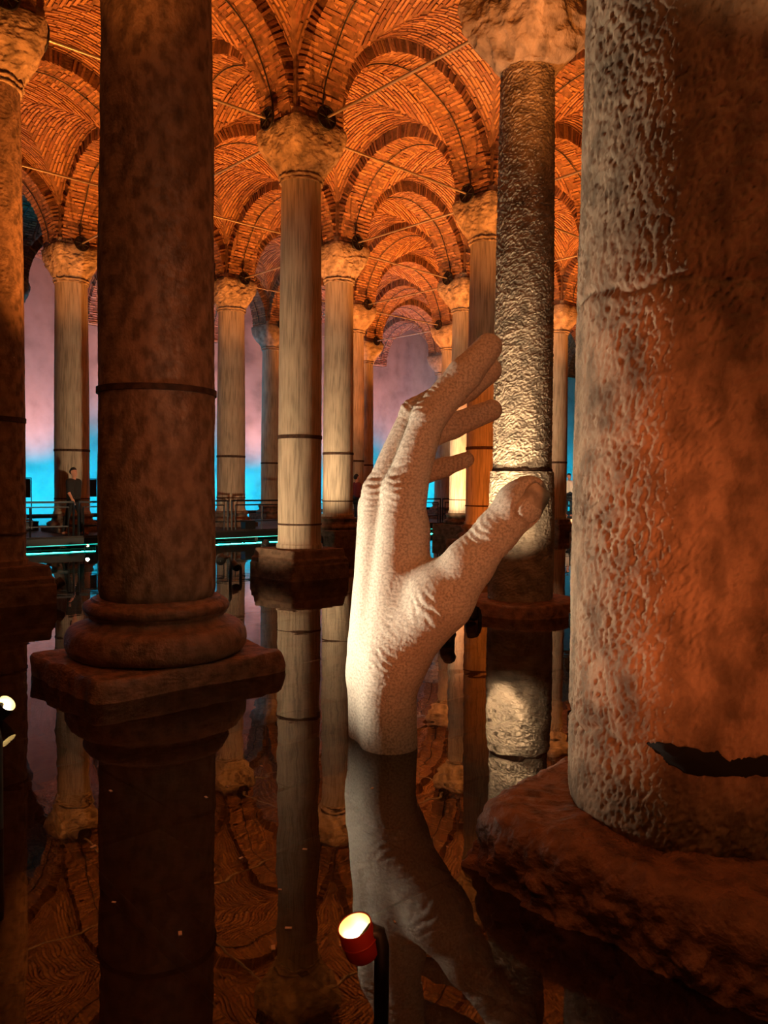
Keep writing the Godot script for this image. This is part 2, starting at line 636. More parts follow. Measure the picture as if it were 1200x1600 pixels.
# style: pedestal, attic, none
func plain_column(i: int, j: int, label: String, r: float, style: String, near: bool, look := "marble") -> Node3D:
	var q := node_at(i, j)
	var root := thing("stone_column", label, "column", W(q.x, 0, q.y))
	var seed_ := i * 3.7 + j * 11.3
	var seg := 72 if near else 40
	var amp := 0.006
	var bottom := 0.5
	if style == "pedestal":
		var rows := [[0.62, FLOOR_Y, 40.0], [0.62, 0.24, 40.0, true], [0.605, 0.27, 40.0, true], [0.605, 0.33, 40.0, true], [0.575, 0.37, 40.0, true], [0.565, 0.47, 40.0], [0.55, 0.5, 40.0, true]]
		part("pedestal", square_plinth(rows, 0.007, seed_), M.plinth, root)
	else:
		var rows := [[0.60, FLOOR_Y, 40.0], [0.60, 0.42, 40.0], [0.58, 0.45, 40.0, true]]
		part("plinth", square_plinth(rows, 0.008, seed_), M.plinth, root)
		var base := [[r + 0.16, 0.45, 2.0], [r + 0.20, 0.49, 2.0], [r + 0.20, 0.54, 2.0], [r + 0.15, 0.58, 2.0, true], [r + 0.09, 0.60, 2.0], [r + 0.07, 0.66, 2.0], [r + 0.09, 0.69, 2.0, true], [r + 0.11, 0.72, 2.0], [r + 0.10, 0.76, 2.0], [r + 0.04, 0.78, 2.0, true]]
		part("base_moulding", turned(base, seg, rough(0.006, 4.0, seed_)), M.plinth, root)
		bottom = 0.76
	var rows2 := [[r + 0.035, bottom, 2.0], [r + 0.035, bottom + 0.07, 2.0, true], [r + 0.012, bottom + 0.09, 2.0]]
	rows2.append_array(shaft_rows(r + 0.008, r - 0.03, bottom + 0.14, NECK, 90 if near else 40))
	part("shaft", turned(rows2, seg, rough(amp, 3.0, seed_, 0.0)), M[look], root)
	iron_band(root, r + 0.008, 2.42 + 0.02 * sin(seed_), 0.065)
	if near:
		iron_band(root, r + 0.01, bottom + 0.42, 0.03)
	part("capital", capital_mesh(r - 0.03, NECK, 0.60, 0.045, 128 if near else 56, 36 if near else 12, seed_), M.capital, root)
	return root

func giant_column() -> void:
	var q := node_at(-1, 2)
	var root := thing("stone_column", "giant pitted column filling the right edge, standing on a rough boulder-like slab", "column", W(q.x, 0, q.y))
	var rows: Array = []
	var n := 60
	for k in n + 1:
		var t := float(k) / n
		rows.append([0.80 - 0.05 * t * t, lerpf(FLOOR_Y, 0.16, t), 5.5])
	for k in 14:
		var a := PI / 2 * (k + 1) / 14.0
		rows.append([0.75 - 0.10 * (1.0 - cos(a)), 0.16 + 0.13 * sin(a), lerpf(5.5, 4.0, k / 13.0)])
	for k in 9:
		rows.append([0.65 - 0.07 * (k + 1), 0.29 + 0.008 * k, 3.5])
	var lump := func(p: Vector3, d: Vector3) -> Vector3:
		var big := noise_a.get_noise_3dv(p * 75.0 + Vector3(40, 9, 3)) * 0.08
		var mid := noise_a.get_noise_3dv(p * 260.0) * 0.06
		var fine := noise_c.get_noise_3dv(p * 620.0) * 0.02
		var side := clampf((0.27 - p.y) * 6.0, 0.2, 1.0)
		return d * ((big + mid + fine) * side) + Vector3(0, noise_b.get_noise_3dv(p * 90.0) * 0.03 + fine * 0.6, 0)
	part("base_slab", turned(rows, 420, lump, GRID_TURN), M.wet, root)
	var sh: Array = []
	sh.append_array(shaft_rows(0.545, 0.515, 0.26, 3.6, 520))
	var up := shaft_rows(0.515, 0.47, 3.6, NECK, 40)
	up.remove_at(0)
	sh.append_array(up)
	var skin := pitted(0.015, 1900.0, 3.0, 0.010)
	var crack := func(p: Vector3, d: Vector3) -> Vector3:
		var o: Vector3 = skin.call(p, d)
		var wob := noise_b.get_noise_3dv(p * 160.0) * 0.05
		for y in [2.36, 0.66]:
			var e: float = (p.y - y - wob) / 0.018
			o -= d * (0.016 * exp(-e * e))
		var low := clampf((0.36 - p.y) / 0.1, 0.0, 1.0)
		return o - d * (low * low * 0.03)
	part("shaft", turned(sh, 520, crack), M.pitted, root)
	var bandrows: Array = []
	for k in 9:
		bandrows.append([0.545 + (0.0 if k == 0 or k == 8 else 0.006), 0.60 + 0.012 * k, 2.0])
	var hug := func(p: Vector3, d: Vector3) -> Vector3:
		var show := d.dot(Vector3(0.35, 0, 0.94))
		return d * (-0.05 + 0.052 * clampf((show - 0.32) * 4.0, 0.0, 1.0) + noise_b.get_noise_3dv(p * 300.0) * 0.012) + Vector3(0, noise_b.get_noise_3dv(p * 150.0) * 0.04 + noise_b.get_noise_3dv(p * 620.0) * 0.022, 0)
	part("tar_band", turned(bandrows, 300, hug, 0.0, false), M.tar, root, Vector3.ZERO, "black band round the foot of the shaft")
	part("capital", capital_mesh(0.47, NECK, 0.62, 0.03, 64, 14, 4.0), M.capital, root)

func thick_column() -> void:
	var q := node_at(-1, 1)
	var root := thing("stone_column", "thick dark weathered column left of the hand, on a round base and broken plinth", "column", W(q.x, 0, q.y))
	var chip := func(p: Vector3, d: Vector3) -> Vector3:
		var big := noise_a.get_noise_3dv(p * 70.0 + Vector3(3, 0, 8)) * 0.05
		return d * (big + noise_a.get_noise_3dv(p * 300.0) * 0.018) + Vector3(0, noise_b.get_noise_3dv(p * 110.0) * 0.03, 0)
	var rows: Array = []
	for k in 13:
		rows.append([0.74, lerpf(FLOOR_Y, 0.15, k / 12.0), 16.0])
	rows.append([0.72, 0.17, 16.0, true])
	rows.append([0.5, 0.175, 8.0])
	var pl := part("plinth", turned(rows, 260, chip), M.wet, root)
	pl.transform = Transform3D(sized(Basis(Vector3.UP, 0.7525), Vector3(1.16, 1.0, 0.92)), Vector3(0.02, 0, 0.02))
	var base: Array = []
	for k in 19:
		var a := -PI / 2 + PI * k / 18.0
		base.append([0.66 + 0.09 * cos(a), 0.30 + 0.13 * sin(a), 2.0])
	base.append([0.60, 0.44, 2.0, true])
	for k in 9:
		var a := PI * k / 8.0
		base.append([0.585 - 0.035 * sin(a), 0.45 + 0.07 * k / 8.0, 2.0])
	for k in 11:
		var a := -PI / 2 + PI * k / 10.0
		base.append([0.56 + 0.045 * cos(a), 0.575 + 0.05 * sin(a), 2.0])
	base.append([0.54, 0.63, 2.0, true])
	base.append([0.53, 0.65, 2.0])
	part("base_moulding", turned(base, 160, rough(0.022, 2.0, 5.0)), M.wet, root)
	var sh := shaft_rows(0.485, 0.43, 0.64, NECK, 330)
	var skin := pitted(0.009, 1000.0, 17.0, 0.014)
	var worn := func(p: Vector3, d: Vector3) -> Vector3:
		var o: Vector3 = skin.call(p, d)
		var low := clampf((0.74 - p.y) / 0.1, 0.0, 1.0)
		return o - d * (low * low * 0.03)
	part("shaft", turned(sh, 240, worn), M.weathered, root)
	iron_band(root, 0.482, 2.38, 0.055)
	part("capital", capital_mesh(0.43, NECK, 0.6, 0.03, 64, 14, 6.0), M.capital, root)

func chiselled_column() -> void:
	var q := node_at(0, 1)
	var root := thing("stone_column", "rough chiselled column lit pale, right behind the fingers and thumb of the hand", "column", W(q.x, 0, q.y))
	var slab: Array = []
	for k in 15:
		slab.append([0.60 + 0.12 * sin(PI * k / 14.0 * 0.8), lerpf(FLOOR_Y, 0.13, k / 14.0), 3.0])
	slab.append([0.66, 0.155, 3.0])
	slab.append([0.5, 0.165, 2.4])
	slab.append([0.3, 0.165, 2.0])
	part("base_slab", turned(slab, 160, rough(0.07, 2.2, 9.0, 0.3), GRID_TURN), M.wet, root)
	var drum := shaft_rows(0.415, 0.405, 0.15, 1.80, 200)
	part("lower_drum", turned(drum, 230, strokes(0.013, 31.0)), M.chiselled, root)
	var sh := shaft_rows(0.372, 0.335, 1.84, 6.95, 620)
	part("shaft", turned(sh, 260, strokes(0.016, 13.0)), M.chiselled, root)
	part("joint", turned([[0.35, 1.76, 2.0], [0.385, 1.80, 2.0], [0.385, 1.835, 2.0], [0.35, 1.87, 2.0]], 90, rough(0.03, 6.0, 2.0)), M.rust, root, Vector3.ZERO, "dark ragged joint between the drums")
	var cap := [[0.28, 6.84, 2.0], [0.36, 6.86, 2.0]]
	for k in 44:
		var t := (k + 1) / 44.0
		cap.append([lerpf(0.37, 0.66, pow(t, 0.8)), lerpf(6.86, 7.40, t), lerpf(2.0, 8.0, t)])
	for k in 8:
		cap.append([0.665, 7.43 + 0.045 * k, 10.0])
	part("capital", turned(cap, 240, broken(0.11, 21.0), GRID_TURN), M.capital, root)

func columns() -> void:
	giant_column()
	thick_column()
	chiselled_column()
	plain_column(-1, 0, "brown column cut off by the left edge, its stepped pedestal beside the thick column", 0.40, "pedestal", true, "weathered")
	plain_column(0, 0, "streaked pale column with broad capital and stepped pedestal, just left of the hand", 0.367, "pedestal", true)
	plain_column(1, 0, "dark orange smooth column showing between the fingers and the rough chiselled column", 0.40, "attic", true)
	plain_column(1, -1, "smooth column close behind the pedestal column, touching its right edge in view", 0.385, "attic", true)
	plain_column(0, -2, "far column on the walkway at left, behind the railing with the dark walker", 0.43, "attic", true)
	plain_column(1, -2, "pale column on the walkway just right of the thick column, behind the railing", 0.415, "attic", true)
	plain_column(2, -1, "fluted orange column seen through the gap below the curved fingers", 0.33, "attic", true)
	plain_column(3, -1, "far column on a low plinth between the chiselled column and the giant one", 0.375, "pedestal", false)
	plain_column(2, -2, "narrow grey column behind the person in the maroon top", 0.36, "attic", false)
	plain_column(2, -3, "slim column before the blue wall, half hidden by the streaked pedestal column", 0.36, "attic", false)
	plain_column(3, -3, "slimmest column before the blue wall, right of the narrow grey column", 0.36, "pedestal", false)
	plain_column(3, -2, "slim dark column just left of the fluted orange column", 0.36, "attic", false)
	plain_column(4, -3, "farthest thin column whose capital shows low beside the index finger", 0.36, "attic", false)
	plain_column(0, -3, "column by the blue wall, mostly behind the column at the left edge", 0.38, "attic", false)
	for k in [[0, -1], [1, 1], [2, 0], [1, -3], [4, -2], [4, -1], [3, 0], [5, -3], [5, -2]]:
		plain_column(k[0], k[1], "column of the hall standing hidden behind nearer columns", 0.38, "attic", false).set_meta("group", "columns hidden behind nearer ones")

# ------------------------------------------------------------------ bodies from distance fields
# prims: [a, b, ra, rb, k, flatten direction or zero, flatten amount]
func net(prims: Array, cell: float, after: Callable) -> ArrayMesh:
	var lo := Vector3(1e9, 1e9, 1e9)
	var hi := -lo
	var pa := PackedVector3Array()
	var pd := PackedVector3Array()
	var ra := PackedFloat32Array()
	var rb := PackedFloat32Array()
	var inv := PackedFloat32Array()
	var kk := PackedFloat32Array()
	for q in prims:
		var r := maxf(q[2], q[3]) + 0.08
		for p in [q[0], q[1]]:
			lo = lo.min(p - Vector3(r, r, r))
			hi = hi.max(p + Vector3(r, r, r))
		pa.append(q[0])
		pd.append(q[1] - q[0])
		ra.append(q[2])
		rb.append(q[3] - q[2])
		inv.append(1.0 / maxf(1e-6, (q[1] - q[0]).length_squared()))
		kk.append(q[4])
	var B := 5
	var size := ((hi - lo) / cell).ceil()
	var bx := int(size.x) / B + 1
	var by := int(size.y) / B + 1
	var bz := int(size.z) / B + 1
	var nx := bx * B + 1
	var ny := by * B + 1
	var nz := bz * B + 1
	var field := PackedFloat32Array()
	field.resize(nx * ny * nz)
	field.fill(1.0)
	var active: Array = []
	var half := B * cell * 0.5
	var reach := half * 1.75 + 0.02
	var np := prims.size()
	for z in bz:
		for y in by:
			for x in bx:
				var c := lo + Vector3(x * B, y * B, z * B) * cell + Vector3(half, half, half)
				var near := PackedInt32Array()
				var dm := 1e9
				var ds := PackedFloat32Array()
				for k in np:
					var w := c - pa[k]
					var t := clampf(w.dot(pd[k]) * inv[k], 0.0, 1.0)
					var d := (w - pd[k] * t).length() - ra[k] - rb[k] * t
					ds.append(d)
					dm = minf(dm, d)
				if dm > reach + 0.08:
					continue
				for k in np:
					if ds[k] < dm + reach * 2.0 + kk[k]:
						near.append(k)
				for zz in B + 1:
					for yy in B + 1:
						for xx in B + 1:
							var ixx := x * B + xx
							var iyy := y * B + yy
							var izz := z * B + zz
							var at_ := (izz * ny + iyy) * nx + ixx
							var p := lo + Vector3(ixx, iyy, izz) * cell
							var r := 1e9
							for k in near:
								var w := p - pa[k]
								var t := clampf(w.dot(pd[k]) * inv[k], 0.0, 1.0)
								var d := (w - pd[k] * t).length() - ra[k] - rb[k] * t
								var s := kk[k]
								var h := maxf(s - absf(r - d), 0.0)
								r = minf(r, d) - (h * h / (4.0 * s) if s > 0.0 and r < 1e8 else 0.0)
							field[at_] = r
				active.append(Vector3i(x, y, z))
	var index := PackedInt32Array()
	index.resize(nx * ny * nz)
	index.fill(-1)
	var b := Build.new()
	var off := [0, 1, nx, nx + 1, nx * ny, nx * ny + 1, nx * ny + nx, nx * ny + nx + 1]
	var corner := [Vector3(0, 0, 0), Vector3(1, 0, 0), Vector3(0, 1, 0), Vector3(1, 1, 0), Vector3(0, 0, 1), Vector3(1, 0, 1), Vector3(0, 1, 1), Vector3(1, 1, 1)]
	var edges := [[0, 1], [2, 3], [4, 5], [6, 7], [0, 2], [1, 3], [4, 6], [5, 7], [0, 4], [1, 5], [2, 6], [3, 7]]
	var cells := PackedInt32Array()
	for bl in active:
		for zz in B:
			for yy in B:
				for xx in B:
					var x: int = bl.x * B + xx
					var y: int = bl.y * B + yy
					var z: int = bl.z * B + zz
					var o := (z * ny + y) * nx + x
					var neg := 0
					for e in 8:
						if field[o + off[e]] < 0.0:
							neg += 1
					if neg == 0 or neg == 8:
						continue
					var sum := Vector3.ZERO
					var cnt := 0
					for e in edges:
						var f0: float = field[o + off[e[0]]]
						var f1: float = field[o + off[e[1]]]
						if (f0 < 0.0) != (f1 < 0.0):
							sum += (corner[e[0]] as Vector3).lerp(corner[e[1]], f0 / (f0 - f1))
							cnt += 1
					index[o] = b.v.size()
					cells.append(o)
					b.v.append(lo + (Vector3(x, y, z) + sum / cnt) * cell)
					b.uv.append(Vector2.ZERO)
	var st := [1, nx, nx * ny]
	for o in cells:
		for ax in 3:
			var u: int = st[(ax + 1) % 3]
			var v: int = st[(ax + 2) % 3]
			var s0 := field[o] < 0.0
			if s0 == (field[o + st[ax]] < 0.0) or o - u - v < 0:
				continue
			var i0 := index[o]
			var i1 := index[o - u]
			var i2 := index[o - u - v]
			var i3 := index[o - v]
			if i1 < 0 or i2 < 0 or i3 < 0:
				continue
			if s0:
				b.tri(i0, i2, i1)
				b.tri(i0, i3, i2)
			else:
				b.tri(i0, i1, i2)
				b.tri(i0, i2, i3)
	b.smooth_normals(0)
	if after.is_valid():
		for k in b.v.size():
			b.v[k] += b.n[k] * (after.call(b.v[k], b.n[k]) as float)
		b.smooth_normals(0)
	return b.done()

func hand() -> void:
	var root := thing("hand_sculpture", "giant pale stone hand rising from the water, fingers and thumb curved to pinch", "sculpture")
	var P := func(px: float, py: float, z: float) -> Vector3: return at(px, py, z)
	var prims: Array = []
	var cap := func(a: Vector3, b: Vector3, r0: float, r1: float, k: float) -> void: prims.append([a, b, r0, r1, k])
	# forearm and wrist: two bars side by side across the hand's breadth
	var w0: Vector3 = P.call(606, 1330, 5.02)
	cap.call(P.call(613, 1330, 4.98), P.call(606, 1085, 4.98), 0.185, 0.175, 0.10)
	cap.call(P.call(592, 1330, 5.2), P.call(588, 1085, 5.2), 0.185, 0.185, 0.10)
	# metacarpals, index to little finger
	var kn := [P.call(632, 766, 4.98), P.call(596, 770, 5.16), P.call(590, 792, 5.34), P.call(588, 822, 5.50)]
	var wr := [P.call(612, 1050, 4.98), P.call(596, 1050, 5.08), P.call(588, 1050, 5.18), P.call(585, 1050, 5.26)]
	for k in 4:
		cap.call(wr[k], kn[k], 0.185, [0.135, 0.125, 0.125, 0.12][k], [0.06, 0.04, 0.05, 0.06][k])
	# palm's fleshy inside
	cap.call(P.call(622, 1010, 5.05), P.call(640, 830, 5.05), 0.15, 0.11, 0.12)
	cap.call(P.call(610, 1000, 5.25), P.call(625, 850, 5.35), 0.16, 0.12, 0.12)
	# thumb
	cap.call(P.call(622, 1020, 4.95), P.call(690, 935, 4.78), 0.18, 0.185, 0.12)
	cap.call(P.call(690, 935, 4.78), P.call(733, 880, 4.70), 0.185, 0.140, 0.06)
	cap.call(P.call(733, 880, 4.70), P.call(775, 832, 4.66), 0.140, 0.118, 0.05)
	cap.call(P.call(775, 832, 4.66), P.call(812, 788, 4.62), 0.118, 0.128, 0.05)
	cap.call(P.call(812, 788, 4.62), P.call(826, 772, 4.60), 0.122, 0.104, 0.05)
	# web between thumb and index
	cap.call(P.call(650, 905, 4.92), P.call(690, 905, 4.82), 0.10, 0.09, 0.12)
	# index
	cap.call(kn[0], P.call(670, 650, 4.93), 0.132, 0.104, 0.05)
	cap.call(P.call(670, 650, 4.93), P.call(727, 584, 4.93), 0.108, 0.104, 0.03)
	cap.call(P.call(727, 584, 4.93), P.call(763, 543, 4.95), 0.104, 0.086, 0.03)
	# middle
	cap.call(kn[1], P.call(648, 646, 5.12), 0.112, 0.094, 0.03)
	cap.call(P.call(648, 646, 5.12), P.call(728, 604, 5.14), 0.098, 0.094, 0.02)
	cap.call(P.call(728, 604, 5.14), P.call(764, 578, 5.16), 0.094, 0.082, 0.02)
	# ring
	cap.call(kn[2], P.call(640, 694, 5.32), 0.112, 0.095, 0.04)
	cap.call(P.call(640, 694, 5.32), P.call(705, 666, 5.34), 0.092, 0.082, 0.03)
	cap.call(P.call(705, 666, 5.34), P.call(768, 641, 5.36), 0.082, 0.07, 0.03)
	# little finger
	cap.call(kn[3], P.call(640, 748, 5.48), 0.105, 0.082, 0.05)
	cap.call(P.call(640, 748, 5.48), P.call(692, 731, 5.5), 0.076, 0.066, 0.03)
	cap.call(P.call(692, 731, 5.5), P.call(729, 718, 5.5), 0.066, 0.052, 0.03)
	# skin folds: [place, direction across the folds, reach, depth, how many per metre]
	var folds := [
		[P.call(655, 630, 4.85), (P.call(670, 650, 4.93) - kn[0]).normalized(), 0.14, 0.009, 27.0],
		[P.call(635, 632, 5.05), (P.call(648, 646, 5.12) - kn[1]).normalized(), 0.12, 0.008, 27.0],
		[P.call(618, 752, 4.85), (kn[0] - wr[0]).normalized(), 0.16, 0.010, 23.0],
		[P.call(578, 757, 5.02), (kn[1] - wr[1]).normalized(), 0.15, 0.010, 24.0],
		[P.call(752, 838, 4.6), (P.call(812, 788, 4.62) - P.call(733, 880, 4.70)).normalized(), 0.14, 0.010, 24.0],
		[P.call(790, 868, 4.6), (P.call(812, 788, 4.62) - P.call(733, 880, 4.70)).normalized(), 0.11, 0.007, 17.0],
		[P.call(600, 1030, 4.82), Vector3(0.45, 0.9, 0), 0.26, 0.006, 21.0],
		[P.call(664, 950, 4.62), Vector3(0.75, 0.65, 0.0), 0.12, 0.009, 20.0],
	]
	var tip: Vector3 = P.call(833, 776, 4.52)
	var tdir: Vector3 = (P.call(826, 771, 4.60) - P.call(775, 832, 4.66)).normalized()
	var nail_n := Vector3(0.52, -0.02, 0.85).normalized()
	nail_n = (nail_n - tdir * nail_n.dot(tdir)).normalized()
	var nail_c: Vector3 = P.call(823, 776, 4.605)
	var nail_s := tdir.cross(nail_n)
	var skin := func(p: Vector3, n: Vector3) -> float:
		var h := noise_a.get_noise_3dv(p * 70.0) * 0.006 + noise_a.get_noise_3dv(p * 420.0) * 0.0022
		for f in folds:
			var w: Vector3 = p - f[0]
			var r: float = w.length_squared() / (f[2] * f[2])
			if r < 3.0:
				var s: float = w.dot(f[1]) * (f[4] as float) + noise_b.get_noise_3dv(p * 220.0) * 0.9
				h -= (f[3] as float) * exp(-r * 1.3) * pow(absf(cos(s * PI)), 5.0)
		# tendons on the back
		# nail groove
		var q := p - nail_c
		var a := q.dot(tdir)
		var c := q.dot(nail_s)
		if q.dot(nail_n) > 0.03 and absf(a) < 0.2 and absf(c) < 0.16:
			var e := sqrt(pow(a / 0.112, 4.0) + pow(c / 0.092, 4.0))
			h -= 0.028 * exp(-pow((e - 1.0) * 5.0, 2.0))
		return h
	part("palm_and_fingers", net(prims, 0.0125, skin), M.hand, root)
	# thumb nail, a curved plate
	var nb := Build.new()
	var nn := 16
	for r in nn + 1:
		for k in nn + 1:
			var a := lerpf(-1, 1, float(r) / nn)
			var c := lerpf(-1, 1, float(k) / nn)
			var sc := pow(1.0 - pow(absf(a), 4.0) * 0.55, 0.5)
			var x := c * 0.086 * sc
			var y := a * 0.104
			var drop := sqrt(maxf(0.0, 0.124 * 0.124 - x * x)) - 0.004 - 0.010 * a - 0.010 * a * a - (0.016 * pow(maxf(a, 0.0), 3.0)) + (0.004 if absf(a) < 0.95 and absf(c) < 0.95 else -0.006)
			nb.v.append(nail_c + tdir * y + nail_s * x + nail_n * drop)
			nb.uv.append(Vector2(a, c))
	for r in nn:
		for k in nn:
			var q := r * (nn + 1) + k
			nb.tri(q, q + nn + 1, q + 1)
			nb.tri(q + 1, q + nn + 1, q + nn + 2)
	nb.smooth_normals(0)
	if nb.n[nn * nn / 2].dot(nail_n) < 0:
		for k in nb.n.size():
			nb.n[k] = -nb.n[k]
	part("thumb_nail", nb.done(), M.nail, root)
	if w0.y > 0:
		push_error("wrist")

# ------------------------------------------------------------------ lamps
func spot(parent: Node3D, called: String, pos: Vector3, dirn: Vector3, color: Color, energy: float, angle: float, soft := 0.6, size := 0.04) -> void:
	var l := SpotLight3D.new()
	l.name = called
	l.light_color = color
	l.light_energy = energy
	l.spot_angle = angle
	l.spot_angle_attenuation = soft
	l.spot_range = 60.0
	l.spot_attenuation = 2.0
	l.light_size = size
	l.shadow_enabled = true
	parent.add_child(l, true)
	var up := Vector3.UP if absf(dirn.normalized().y) < 0.98 else Vector3.RIGHT
	l.transform = Transform3D(Basis.looking_at(dirn, up), pos)

# a small black flood lamp on a bent post standing in the water; head at "head", shining along aim
func post_lamp(label: String, head: Vector3, aim: Vector3, lean: Vector3, color: Color, energy: float, angle: float, glow: float, size := 1.0, head_mat := "black", group := "") -> Node3D:
	aim = aim.normalized()
	var foot := Vector3(head.x, 0, head.z) + lean
	var root := thing("flood_lamp", label, "lamp", foot, 0.0, group)
	var h := head - foot
	var s := size
	var pb := Build.new()
	pb.tube([Vector3(0, FLOOR_Y, 0), Vector3(0, h.y - 0.03 * s, 0), Vector3(-lean.x * 0.12, h.y + 0.012 * s, -lean.z * 0.12), Vector3(-lean.x * 0.45, h.y + 0.02 * s, -lean.z * 0.45), h * Vector3(0.85, 1, 0.85) - aim * 0.02 * s], [0.018 * s if head_mat == "black" else 0.02], 12)
	part("post", pb.done(), M.black, root)
	var prof := [[0.001, -0.07, 2.0], [0.045, -0.066, 2.0, true], [0.054, -0.052, 2.0], [0.054, -0.012, 2.0, true], [0.057, -0.01, 2.0], [0.057, -0.004, 2.0, true], [0.054, -0.002, 2.0], [0.054, 0.045, 2.0, true], [0.050, 0.045, 2.0, true], [0.046, 0.02, 2.0], [0.036, -0.015, 2.0]]
	for q in prof:
		q[0] *= s
		q[1] *= s
	var bas := Basis()
	var side := aim.cross(Vector3.UP if absf(aim.y) < 0.98 else Vector3.RIGHT).normalized()
	bas = Basis(side, aim, side.cross(aim))
	var hd := part("head", turned(prof, 40, none, 0.0, false), M[head_mat], root)
	hd.transform = Transform3D(bas, h)
	part("lens", turned([[0.036 * s, -0.016 * s, 2.0], [0.034 * s, -0.012 * s, 2.0]], 28, none), glowing(color, glow), hd)
	part("reflector", turned([[0.0495 * s, 0.044 * s, 2.0], [0.045 * s, 0.02 * s, 2.0], [0.036 * s, -0.012 * s, 2.0]], 40, none, 0.0, false), M.reflector, hd)
	spot(root, "light", h + aim * 0.06 * s, aim, color, energy, angle, 1.0 if group.contains("far wall") else 0.6, 0.04)
	return root

func lamps() -> void:
	var white := Color(1.0, 0.86, 0.68)
	var orange := Color(1.0, 0.50, 0.16)
	# the flood lamp at the left edge that lights the hand and the giant column
	var l1 := at(4, 1106, 5.41)
	post_lamp("small white-glowing flood lamp at the left edge, low over the water", l1, W(0.7, 3.2, 4.5) - l1, Vector3(-0.06, 0, -0.08), Color(1.0, 0.92, 0.80), LIGHT.hand, 47.0, 30.0, 1.2)
	# the lamp in the foreground
	var l2 := at(560, 1464, 2.1)
	post_lamp("flood lamp with glowing yellow bowl on a black bent post, in the foreground", l2, Vector3(-0.26, 0.90, 0.22), Vector3(0.062, 0, 0.0), Color(1.0, 0.90, 0.64), LIGHT.front, 50.0, 45.0, 0.86, "redhead")
	# two hooked lamps left of the pedestal column
	var l3 := at(345, 874, 13.5)
	post_lamp("nearer black hooked lamp standing in the water left of the stepped pedestal", l3, at(362, 700, 24.0) - l3, Vector3(0.16, 0, 0), white, LIGHT.g, 24.0, 3.0, 1.5)
	var l4 := at(367, 884, 13.9)
	post_lamp("farther black hooked lamp beside the stepped pedestal, the shorter of the pair", l4, at(105, 640, 21.0) - l4, Vector3(0.10, 0, 0), white, LIGHT.f, 26.0, 3.0, 1.4)
	# lamps of the chiselled column
	var l5 := at(700, 996, 8.1)
	post_lamp("black flood lamp hidden close behind the base of the thumb", l5, W(1.76, 2.3, 10.5) - l5, Vector3(0.05, 0, -0.05), white, LIGHT.j, 26.0, 3.0, 1.3)
	var l6 := at(738, 956, 9.6)
	post_lamp("black flood lamp on a post in front of the rough round slab", l6, W(1.76, 3.1, 10.5) - l6, Vector3(0.09, 0, 0), white, LIGHT.j2, 26.0, 3.0, 1.4)
	# unseen lamps, placed to light the pedestal column and the columns beyond it
	var c := node_at(0, 0)
	var l7 := W(c.x - 3.0, 0.22, c.y - 3.0)
	post_lamp("unseen black flood lamp behind the thick column, lighting the streaked pedestal column", l7, W(c.x, 2.6, c.y) - l7, Vector3(-0.08, 0, 0), white, LIGHT.c, 32.0, 3.0, 1.3)
	var l8 := W(-2.6, 0.3, 17.8)
	post_lamp("unseen black flood lamp beyond the stepped pedestal, lighting the smooth column behind", l8, W(-0.9, 3.4, 21.0) - l8, Vector3(-0.08, 0, 0), white, LIGHT.d, 32.0, 3.0, 1.3)
	var l9 := W(1.95, 0.4, 12.8)
	post_lamp("unseen orange flood lamp behind the chiselled column, lighting the dark orange column", l9, W(2.3, 2.2, 17.4) - l9, Vector3(0.09, 0, 0), orange, LIGHT.k, 24.0, 3.0, 1.3)
	var l10 := W(0.95, 0.4, 21.6)
	post_lamp("unseen white flood lamp behind the hand, lighting the fluted orange column", l10, W(2.3, 2.2, 24.4) - l10, Vector3(-0.09, 0, 0), white, LIGHT.l, 26.0, 3.0, 1.3)
	var l11 := W(3.0, 0.4, 22.0)
	post_lamp("unseen orange flood lamp behind the chiselled column, lighting the fluted orange column", l11, W(2.3, 2.6, 24.4) - l11, Vector3(0.09, 0, 0), orange, LIGHT.l, 28.0, 3.0, 1.3)
	var l14 := W(6.6, 0.4, 26.5)  # unseen lamp, placed to light the person in white
	post_lamp("unseen white flood lamp behind the giant column, lighting the person in white", l14, W(7.4, 1.7, 33.0) - l14, Vector3(-0.09, 0, 0), white, 60.0, 28.0, 3.0, 1.3)
	# unseen orange lamps beside and behind the viewer, lighting hand and giant column
	var l12 := W(0.45, 0.55, -1.0)
	post_lamp("unseen orange flood lamp behind the viewer, lighting the hand and the giant column", l12, W(0.1, 1.9, 5.1) - l12, Vector3(0.09, 0, 0), Color(1.0, 0.53, 0.30), LIGHT.fill, 18.0, 3.0, 1.3)
	var l13 := W(1.75, 0.3, 1.0)
	post_lamp("unseen orange flood lamp right of the viewer, lighting the front of the giant column", l13, W(1.2, 2.3, 2.95) - l13, Vector3(0.09, 0, 0), Color(1.0, 0.50, 0.27), LIGHT.fill2, 44.0, 3.0, 1.3)
	# unseen orange lamps mid-bay, each behind a column, placed to light the vaults
	for q in BAYS:
		var p := lattice(q[0] + 0.5, q[1] + 0.5)
		if q[0] == -1 and q[1] == 0:
			p = Vector2(-2.95, 10.65)
		if q[0] == 0 and q[1] == 0:
			p = Vector2(2.42, 14.0)
		var e: float = q[2]
		var o := post_lamp("unseen orange up-light in the middle of a bay, lighting its vault", W(p.x, 0.45, p.y), Vector3.UP, Vector3(0.09, 0, 0), Color(1.0, 0.59, 0.25), LIGHT.up * e, 33.0, 3.0, 1.3, "black", "unseen orange up-lights in the bays")
		var who: String = COLUMN_NAMES.get(Vector2i(q[0], q[1] + 1), "")
		o.set_meta("label", "unseen orange up-light for the vault, behind the " + who if who != "" else "unseen orange up-light for the vault of a bay out of view")
